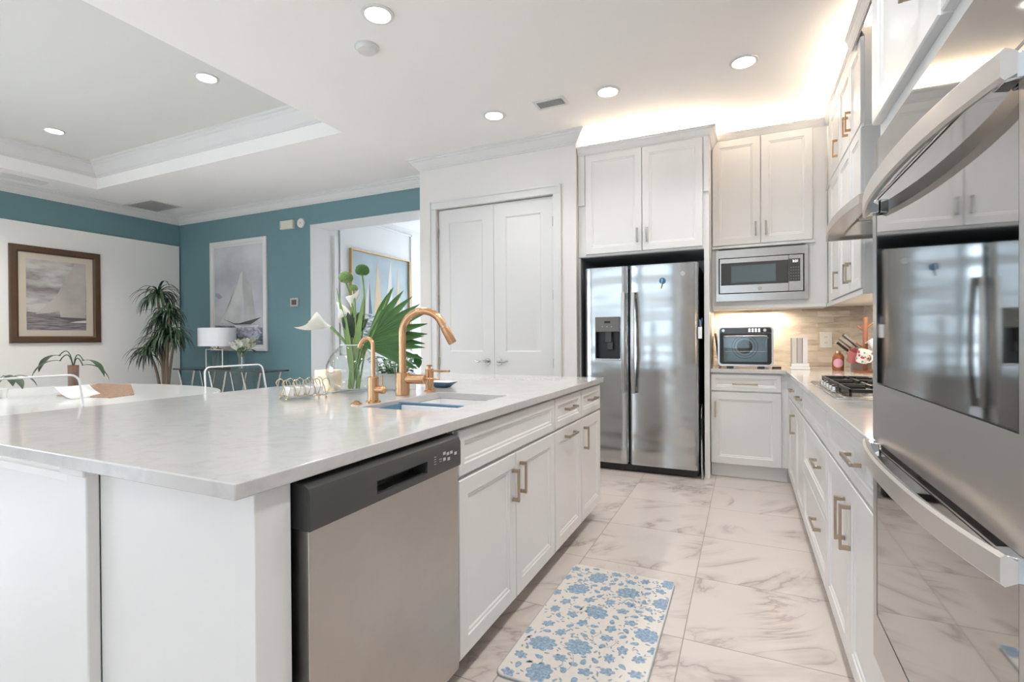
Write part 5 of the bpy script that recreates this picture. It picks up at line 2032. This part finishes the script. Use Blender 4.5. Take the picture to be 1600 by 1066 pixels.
for i in range(75):
    a = rr.uniform(0, 6.28)
    r = rr.uniform(0.0, 0.07)
    p0 = Vector((-1.685 + r * math.cos(a), 2.16 + r * 0.8 * math.sin(a), 0.982))
    h = rr.uniform(0.02, 0.10)
    p1 = p0 + Vector((math.cos(a) * h * 0.6, math.sin(a) * h * 0.5, h))
    stems.tube([p0, p1], 0.0015, 6)
    oval_leaf(leaves, p1, Vector((math.cos(a), math.sin(a), 0.35)), rr.uniform(0.04, 0.06), rr.uniform(0.028, 0.04), 1.0)
p0 = Vector((-1.64, 2.15, 0.985))
stems.tube(bez(p0, p0 + Vector((0.03, 0, 0.12)), p0 + Vector((0.095, 0, 0.115)), 8), 0.0018, 6)
oval_leaf(leaves, p0 + Vector((0.095, 0, 0.115)), (0.25, 0, -1), 0.075, 0.044, 0.1, Rv)
stems.out('stem', STEMG, t)
leaves.out('foliage', mat('fresh_green', (0.035, 0.16, 0.035), 0.35, noise=0.3, nscale=20), t, sharp=80)

# ================================================================== acrylic stools behind the island


def stool(yc, lab, proto=[None]):
    if proto[0] is not None:
        t = copy_tree(proto[0])
        t.location.y += yc - proto[1]
        t['label'] = lab
        return t
    x0 = -2.78
    t = thing('acrylic_stool', lab, 'stool', (x0 + 0.2, yc, 0), 'clear acrylic stools on the far side of the island')
    hw = 0.215
    pts, edge = [], []
    # back: rounded outline in the y-z plane, slightly reclined
    outline = [(-hw, 0.66), (-hw * 0.90, 0.985)] + [(-hw * 0.90 + 0.035 - 0.035 * math.cos(q), 0.985 + 0.035 * math.sin(q)) for q in (0.4, 0.8, 1.2, 1.57)]
    outline = outline + [(-a, c) for a, c in outline[::-1]]

    def rec(z):
        return x0 - (z - 0.66) * 0.16
    b = B()
    v0 = [b.bm.verts.new((rec(z), yc + y, z)) for y, z in outline]
    v1 = [b.bm.verts.new((rec(z) - 0.010, yc + y, z)) for y, z in outline]
    b.bm.faces.new(v0)
    b.bm.faces.new(v1[::-1])
    for i in range(len(v0)):
        j = (i + 1) % len(v0)
        b.bm.faces.new((v0[i], v1[i], v1[j], v0[j]))
    bk = b.out('backrest', ACRYL, t)
    B().tube([(rec(z) - 0.005, yc + y, z) for y, z in outline], 0.0048, 8).out('edge', ACREDGE, bk)
    b = B().prism(rrect(x0 - 0.01, x0 + 0.38, yc - hw, yc + hw, 0.03), 0.012, 'z', 0.648)
    b.out('seat', ACRYL, t)
    for a in (x0 + 0.01, x0 + 0.35):
        for c in (-hw + 0.015, hw - 0.035):
            box('leg', ACRYL, a, a + 0.02, yc + c, yc + c + 0.02, 0, 0.648, t)
    proto[0] = t
    proto.append(yc)
    return t


stool(2.08, 'clear acrylic counter stool behind the island, in line with the console lamp')
stool(1.09, 'clear acrylic counter stool behind the island, at the left edge of the view')

# ================================================================== dining table and what lies on it
t = thing('dining_table', 'white dining table with rounded edges beyond the island', 'table', (-4.85, 1.95, 0))
tc_x, tc_y, ta, tb = -4.88, 1.95, 1.15, 1.08
sup = []
for i in range(64):
    a = 2 * PI * i / 64
    c, s = math.cos(a), math.sin(a)
    sup.append((tc_x + ta * math.copysign(abs(c) ** 0.75, c), tc_y + tb * math.copysign(abs(s) ** 0.75, s)))
b = B().prism(sup, 0.03, 'z', 0.72)
b.out('tabletop', mat('gloss_white', (0.76, 0.75, 0.73), 0.12), t, bevel=0.008, seg=3)
b = B().lathe((tc_x, tc_y, 0), [(0, 0), (0.38, 0), (0.38, 0.02), (0.12, 0.06), (0.09, 0.35), (0.14, 0.66), (0.30, 0.719), (0, 0.719)], 40)
b.out('pedestal', mat('gloss_white', (0.76, 0.75, 0.73), 0.12), t)
b = B().prism([(-4.86, 2.05), (-4.28, 2.12), (-4.36, 2.33), (-4.95, 2.62), (-5.35, 2.56)], 0.004, 'z', 0.7505)
for v in b.bm.verts:
    if v.co.x < -4.9:
        v.co.z += 0.035
tag(b.out('placemat', cloudy('woven_brown', (0.16, 0.09, 0.055), (0.42, 0.26, 0.16), 26, (1, 5, 1)), sharp=60), 'brown woven placemat curling up on the white dining table', 'placemat')
b = B()
rows = []
for i in range(9):
    q = i / 8
    x = -4.72 + 0.26 * q
    z = 0.752 + 0.075 * (1 - q) ** 2
    rows.append([b.bm.verts.new((x, 1.98, z)), b.bm.verts.new((x - 0.05, 2.22, z))])
for i in range(8):
    b.bm.faces.new((rows[i][0], rows[i][1], rows[i + 1][1], rows[i + 1][0]))
o = b.out('paper_sheet', PORC, sharp=80)
md = o.modifiers.new('thick', 'SOLIDIFY')
md.thickness = 0.0015
tag(o, 'white curled sheet of paper on the dining table beside the placemat', 'paper')
# orchid-like table plant
t = thing('table_plant', 'plant with drooping dark leaves in a brown pot on the white dining table', 'plant', (-4.86, 2.0, 0.75))
cx, cyp = -4.84, 2.15
B().lathe((cx, cyp, 0.751), [(0, 0), (0.034, 0), (0.036, 0.02), (0.034, 0.10), (0.036, 0.235), (0.030, 0.235), (0.028, 0.2), (0, 0.2)], 20).out('pot', mat('brown_pot', (0.18, 0.10, 0.07), 0.5), t)
b, f = B(), B()
for dr, L, h in ((-Rv, 0.15, 0.30), (-Rv * 0.75 + Nv * 0.5, 0.12, 0.26), (Rv * 0.9, 0.12, 0.26), (Rv * 0.7 - Nv * 0.5, 0.09, 0.22)):
    p0 = Vector((cx, cyp, 0.95))
    p2 = p0 + dr * L * 0.75 + U * (h - 0.19)
    b.tube(bez(p0, p0 + U * h * 0.75 + dr * 0.02, p2, 8), 0.004, 6)
    f.strip(p2 - dr * 0.01, dr * 1.0 + U * 0.15, 0.24, 0.062, 2.2, 9, fold=0.3, peak=0.5)
b.out('stem', DKGREEN, t)
f.out('foliage', DKGREEN, t, sharp=80)
t = thing('table_plant', 'low potted plant with broad drooping leaves at the left end of the dining table', 'plant', (-5.1, 1.72, 0.75))
cx, cyp = -5.12, 1.80
B().lathe((cx, cyp, 0.751), [(0, 0), (0.05, 0), (0.06, 0.06), (0.055, 0.07), (0, 0.06)], 20).out('pot', PORC, t)
b, f = B(), B()
for i in range(6):
    a = i * 1.05 + 0.3
    dr = Vector((math.cos(a), math.sin(a), 0))
    p0 = Vector((cx, cyp, 0.81))
    p2 = p0 + dr * 0.10 + U * 0.10
    b.tube(bez(p0, p0 + U * 0.10, p2, 6), 0.003, 6)
    f.strip(p2 - dr * 0.005, dr + U * 0.1, 0.17, 0.065, 2.0, 8, fold=0.3, peak=0.5)
b.out('stem', DKGREEN, t)
f.out('foliage', DKGREEN, t, sharp=80)

# ================================================================== far corner: plant, console, lamp, flowers
t = thing('dracaena_plant', 'tall dracaena with drooping strap leaves in the corner of the teal wall', 'plant', (-7.1, 4.15, 0))
B().lathe((-7.02, 4.15, 0), [(0, 0.001), (0.16, 0.001), (0.19, 0.30), (0.20, 0.33), (0.18, 0.33), (0.17, 0.28), (0, 0.28)], 28).out('pot', BLACK, t)
crowns = [(-7.10, 4.10, 1.80, 0.40, 64), (-7.06, 4.15, 1.50, 0.38, 56), (-6.86, 4.10, 1.58, 0.31, 46), (-6.92, 4.10, 1.28, 0.42, 60), (-7.27, 4.05, 1.04, 0.34, 44), (-6.80, 4.15, 1.27, 0.32, 38), (-7.12, 4.05, 1.18, 0.30, 24)]
rr = random.Random(9)
for k, (x, y, z, L, nl) in enumerate(crowns):
    foot = Vector((-7.02 + rr.uniform(-0.08, 0.08), 4.15 + rr.uniform(-0.06, 0.06), 0.28))
    top = Vector((x, y, z))
    B().tube(bez(foot, Vector(((foot.x + x) / 2 + rr.uniform(-0.06, 0.06), 4.12, (z + 0.3) / 2 + 0.15)), top, 12), [0.022 - 0.010 * i / 12 for i in range(13)], 8).out('trunk', BARK, t)
    f = B()
    for i in range(nl):
        a = rr.uniform(0, 6.28)
        el = rr.uniform(0.05, 1.25)
        d = Vector((math.cos(a) * math.cos(el), math.sin(a) * math.cos(el), math.sin(el)))
        ln = L * rr.uniform(0.75, 1.15)
        base = top - U * rr.uniform(0, 0.07)
        f.strip(base, d, ln, 0.031, rr.uniform(2.2, 4.2), 9, fold=0.3, peak=0.3)
    for v in f.bm.verts:
        v.co.y = min(v.co.y, YT - 0.01)
        v.co.x = max(v.co.x, XL + 0.03)
    f.out('foliage', DKGREEN, t, sharp=80)

t = thing('console_table', 'narrow console table with a dark glass top against the teal wall', 'console table', (-6.3, 4.6, 0))
box('tabletop', mat('smoked_glass', (0.03, 0.035, 0.04), 0.08, spec=0.8), -7.25, -5.42, 4.36, 4.74, 0.765, 0.785, t, bevel=0.003)
for cx in (-7.0, -6.35, -5.70):
    for y in (4.40, 4.70):
        for s_ in (-1, 1):
            B().tube([(cx + s_ * 0.04, y, 0.0), (cx - s_ * 0.19 * 0.9, y, 0.765)], 0.014, 8).out('leg', SNICK, t)

SHR = 0.275
t = thing('table_lamp', 'table lamp with a white drum shade and clear glass base on the console', 'lamp', (-6.50, 4.52, 0.785))
lx, ly = -6.545, 4.53
b = B().lathe((lx, ly, 0), [(SHR - 0.005, 1.095), (SHR, 1.095), (SHR, 1.342), (SHR - 0.005, 1.342)], 48)
b.lathe((lx, ly, 0), [(0, 1.338), (SHR - 0.004, 1.338)], 48)
for v_ in b.bm.verts:
    v_.co.y = ly + (v_.co.y - ly) * 0.75
b.out('lamp_shade', mat('shade_white', (0.74, 0.75, 0.80), 0.8), t)
B().box(lx - 0.17, lx + 0.17, ly - 0.045, ly + 0.045, 0.8, 1.05).out('glass_body', GLASS, t)
b = B()
for a in (-0.17, 0.17):
    b.tube([(lx + a, ly - 0.045, 0.80), (lx + a, ly - 0.045, 1.05)], 0.006, 8)
b.tube([(lx - 0.17, ly - 0.045, 1.05), (lx + 0.17, ly - 0.045, 1.05)], 0.006, 8)
b.out('edge', ACREDGE, t)
box('base', BLACK, lx - 0.19, lx + 0.19, ly - 0.06, ly + 0.06, 0.786, 0.80, t, bevel=0.003)
B().lathe((lx, ly, 0), [(0, 1.05), (0.06, 1.05), (0.06, 1.06), (0.02, 1.07), (0.02, 1.12), (0, 1.12)], 20).out('neck', GOLDW, t)

t = thing('bud_vase', 'clear glass vase of pale cream roses on the console beside the lamp', 'vase', (-6.03, 4.52, 0.785))
b = B().lathe((-6.04, 4.52, 0.786), [(0, 0), (0.045, 0), (0.038, 0.06), (0.04, 0.16), (0.062, 0.235), (0.058, 0.235), (0.036, 0.16), (0.034, 0.06), (0.04, 0.006), (0, 0.006)], 24)
b.out('glass_body', GLASS, t, sharp=70)
B().tube([(-6.04, 4.52, 0.80), (-6.04, 4.52, 1.0)], 0.006, 8).out('edge', ACREDGE, t)
rr = random.Random(4)
for i, (a, c, y) in enumerate(((-0.13, 1.11, 0), (-0.04, 1.145, 0.02), (0.06, 1.12, -0.03), (0.13, 1.095, 0.02), (-0.01, 1.07, -0.06), (0.08, 1.16, 0.06))):
    t = thing('rose', 'cream rose in the glass vase on the console', 'flower', (-6.04 + a, 4.52 + y, c), 'cream roses in the console vase')
    P = Vector((-6.04 + a, 4.52 + y, c))
    b = B()
    b.ball(P, 0.040, (1, 1, 0.8), 14, 8)
    for k in range(9):
        an = k * 0.75
        b.strip(P + Vector((math.cos(an), math.sin(an), -0.5)) * 0.03, Vector((math.cos(an) * 0.5, math.sin(an) * 0.5, 1)), 0.075, 0.07, 0.6, 5, fold=0.5, peak=0.5, side=Vector((-math.sin(an), math.cos(an), 0)))
    b.out('bloom', mat('rose_cream', (0.66, 0.68, 0.52), 0.6) if i % 2 else mat('rose_white', (0.78, 0.80, 0.76), 0.6), t, sharp=80)
    b = B().tube([(-6.04, 4.52, 0.95), P - U * 0.03], 0.004, 6)
    b.out('stem', STEMG, t)
    b = B()
    for k in range(3):
        an = rr.uniform(0, 6.28)
        b.strip(P - U * 0.045, Vector((math.cos(an), math.sin(an), -0.1)), 0.10, 0.045, 0.8, 5)
    b.out('foliage', GREEN, t, sharp=80)

# ================================================================== pictures


def picture(name, lab, F, u0, u1, z0, z1, fw_, fd, fm, matw, matm, bgm, shapes, bevel=0.003):
    """F: wall face, d outward. shapes = [(name, material, [(u,v)..])] in 0..1 of the print"""
    t = thing(name, lab, 'picture', tuple(F.P((u0 + u1) / 2, (z0 + z1) / 2, 0)))
    b = B()
    k = fw_
    ring = [(0, 0.001), (0, fd * 0.8), (k * 0.15, fd), (k * 0.75, fd), (k, fd * 0.6), (k, 0.008)]
    rect_rings(b, F, u0, u1, z0, z1, ring, cap=False)
    b.out('frame', fm, t, sharp=25)
    b = B()
    rect_rings(b, F, u0 + k - .002, u1 - k + .002, z0 + k - .002, z1 - k + .002, [(0, 0.001), (0, 0.010)])
    b.out('mount', matm, t)
    a0, a1, c0, c1 = u0 + k + matw, u1 - k - matw, z0 + k + matw, z1 - k - matw
    b = B()
    rect_rings(b, F, a0, a1, c0, c1, [(0, 0.010), (0, 0.0115)])
    pr = b.out('print', bgm, t)
    for i, (nm, m, pts) in enumerate(shapes):
        b = B()
        pp = [F.P(a0 + (a1 - a0) * min(max(p, 0.003), 0.997), c0 + (c1 - c0) * min(max(q, 0.003), 0.997), 0.0120 + 0.0003 * i) for p, q in pts]
        b.poly(pp)
        bmesh.ops.triangulate(b.bm, faces=b.bm.faces)
        o = b.out(nm, m, pr)
    return t


SK = cloudy('cloudy_sky', (0.20, 0.17, 0.18), (0.50, 0.49, 0.46), 2.6, (1, 1, 3.0), 0.35, 0.6)
SEA1 = cloudy('grey_sea', (0.12, 0.10, 0.11), (0.30, 0.27, 0.27), 7, (1, 0.8, 9), 0.35, 0.65)
SAILW = cloudy('sail_cream', (0.36, 0.33, 0.31), (0.48, 0.445, 0.41), 3, (1, 1, 1))
HULL = mat('hull_grey', (0.10, 0.10, 0.11), 0.5)
FOAM = mat('foam_white', (0.62, 0.60, 0.58), 0.6)
FL = Frame((XL + 0.025, 0, 0), (0, 1, 0), (1, 0, 0))
picture('framed_picture', 'brown-framed picture of a cream sailing boat on the left wall', FL, 2.87, 3.79, 1.155, 2.335, 0.082, 0.035, WOODBR, 0.075, CREAM, SK, [
    ('print_shape', SEA1, [(0, 0), (1, 0), (1, 0.24), (0.6, 0.22), (0, 0.26)]),
    ('print_shape', SAILW, [(0.48, 0.49), (0.62, 0.72), (0.80, 0.996), (0.995, 0.996), (0.985, 0.19), (0.55, 0.19)]),
    ('print_shape', SAILW, [(0.14, 0.225), (0.48, 0.49), (0.62, 0.48), (0.58, 0.29), (0.36, 0.25)]),
    ('print_shape', HULL, [(0.12, 0.215), (0.55, 0.192), (0.995, 0.180), (0.995, 0.155), (0.75, 0.135), (0.60, 0.160), (0.40, 0.190)]),
    ('print_shape', FOAM, [(0.70, 0.115), (0.995, 0.115), (0.995, 0.15), (0.85, 0.14)])])
SK2 = cloudy('pale_mist', (0.40, 0.41, 0.45), (0.60, 0.61, 0.64), 1.6, (1, 1, 1.4), 0.35, 0.7)
SEA2 = cloudy('dark_sea', (0.07, 0.08, 0.11), (0.36, 0.38, 0.44), 9, (1, 1, 6), 0.4, 0.7)
SAIL2 = cloudy('sail_mist', (0.44, 0.44, 0.44), (0.64, 0.64, 0.63), 2.2, (1, 1, 1))
FT2 = Frame((0, YT, 0), (1, 0, 0), (0, -1, 0))
HULL2 = mat('hull_white', (0.66, 0.66, 0.68), 0.5)
picture('framed_picture', 'tall white-framed sailing ship photograph on the teal wall', FT2, -7.145, -5.965, 1.02, 2.605, 0.055, 0.03, TRIMM, 0.030, TRIMM, SK2, [
    ('print_shape', mat('mist_patch', (0.34, 0.34, 0.42), 0.6), [(0.02, 0.50), (0.10, 0.47), (0.18, 0.49), (0.10, 0.53), (0.02, 0.54)]),
    ('print_shape', SAIL2, [(0.12, 0.23), (0.34, 0.44), (0.48, 0.60), (0.56, 0.72), (0.60, 0.74), (0.58, 0.26), (0.52, 0.22)]),
    ('print_shape', cloudy('sail_shadow', (0.36, 0.36, 0.36), (0.50, 0.50, 0.50), 3), [(0.63, 0.24), (0.61, 0.70), (0.78, 0.60), (0.86, 0.26)]),
    ('print_shape', SEA2, [(0, 0), (1, 0), (1, 0.17), (0.5, 0.19), (0, 0.20)]),
    ('print_shape', cloudy('bow_wave', (0.20, 0.22, 0.28), (0.58, 0.60, 0.66), 16, (1, 1, 2)), [(0.42, 0.18), (0.50, 0.08), (0.90, 0.06), (0.98, 0.12), (0.86, 0.195)]),
    ('print_shape', HULL2, [(0.40, 0.205), (0.62, 0.185), (0.92, 0.20), (0.90, 0.18), (0.46, 0.175)]),
    ('print_shape', HULL, [(0.14, 0.275), (0.42, 0.22), (0.60, 0.215), (0.66, 0.235), (0.98, 0.275), (0.76, 0.205), (0.44, 0.205)])])
FH = Frame((XH, 0, 0), (0, 1, 0), (1, 0, 0))
BG3 = cloudy('soft_blue_grey', (0.25, 0.33, 0.36), (0.36, 0.43, 0.46), 2.2, (1, 1, 1))
SEA3 = cloudy('splashed_sea', (0.03, 0.06, 0.10), (0.60, 0.62, 0.62), 14, (1, 1, 4), 0.40, 0.68)
GOLDS = mat('sail_tan', (0.60, 0.44, 0.26), 0.5)
NAVY = mat('sail_navy', (0.06, 0.10, 0.16), 0.5)
picture('framed_picture', 'gold-framed painting of several sailboats in the hall beyond the opening', FH, 5.62, 7.03, 1.15, 2.50, 0.022, 0.045, mat('gold_frame', (0.55, 0.36, 0.18), 0.35, metal=0.6), 0.002, TRIMM, BG3, [
    ('print_shape', SEA3, [(0, 0), (1, 0), (1, 0.27), (0.7, 0.30), (0.4, 0.28), (0, 0.31)]),
    ('print_shape', FOAM, [(0.20, 0.30), (0.27, 0.68), (0.30, 0.30)]),
    ('print_shape', NAVY, [(0.27, 0.30), (0.285, 0.66), (0.33, 0.30)]),
    ('print_shape', GOLDS, [(0.36, 0.30), (0.43, 0.95), (0.50, 0.30)]),
    ('print_shape', FOAM, [(0.54, 0.26), (0.66, 0.99), (0.70, 0.26)]),
    ('print_shape', GOLDS, [(0.76, 0.28), (0.79, 0.88), (0.86, 0.28)]),
    ('print_shape', FOAM, [(0.87, 0.28), (0.905, 0.50), (0.93, 0.28)])])

# ================================================================== wall devices
t = thing('door_chime', 'cream door chime box high on the teal wall', 'door chime', (-5.55, YT, 2.71))
box('cover', mat('ivory_plastic', (0.62, 0.60, 0.52), 0.5), -5.672, -5.430, YT - 0.045, YT, 2.655, 2.772, t, bevel=0.008)
b = B()
for i in range(4):
    b.box(-5.66, -5.644, YT - 0.0462, YT - 0.0445, 2.68 + i * 0.02, 2.688 + i * 0.02)
b.out('grille', GREYP, t)
t = thing('wall_sensor', 'round white sensor on the teal wall right of the door chime', 'sensor', (-5.305, YT, 2.715))
B().tube([(-5.305, YT, 2.715), (-5.305, YT - 0.03, 2.715)], 0.062, 32).out('cover', TRIMM, t, bevel=0.006)
B().tube([(-5.305, YT - 0.03, 2.715), (-5.305, YT - 0.034, 2.715)], 0.012, 16).out('lens', LGREY, t)
t = thing('thermostat', 'small square thermostat on the teal wall beside the opening', 'thermostat', (-5.44, YT, 1.675))
box('cover', mat('silver_plastic', (0.42, 0.42, 0.42), 0.4), -5.515, -5.37, YT - 0.022, YT, 1.617, 1.733, t, bevel=0.006)
box('screen', mat('screen_dark', (0.07, 0.065, 0.06), 0.15), -5.487, -5.398, YT - 0.0235, YT - 0.0215, 1.640, 1.708, t)
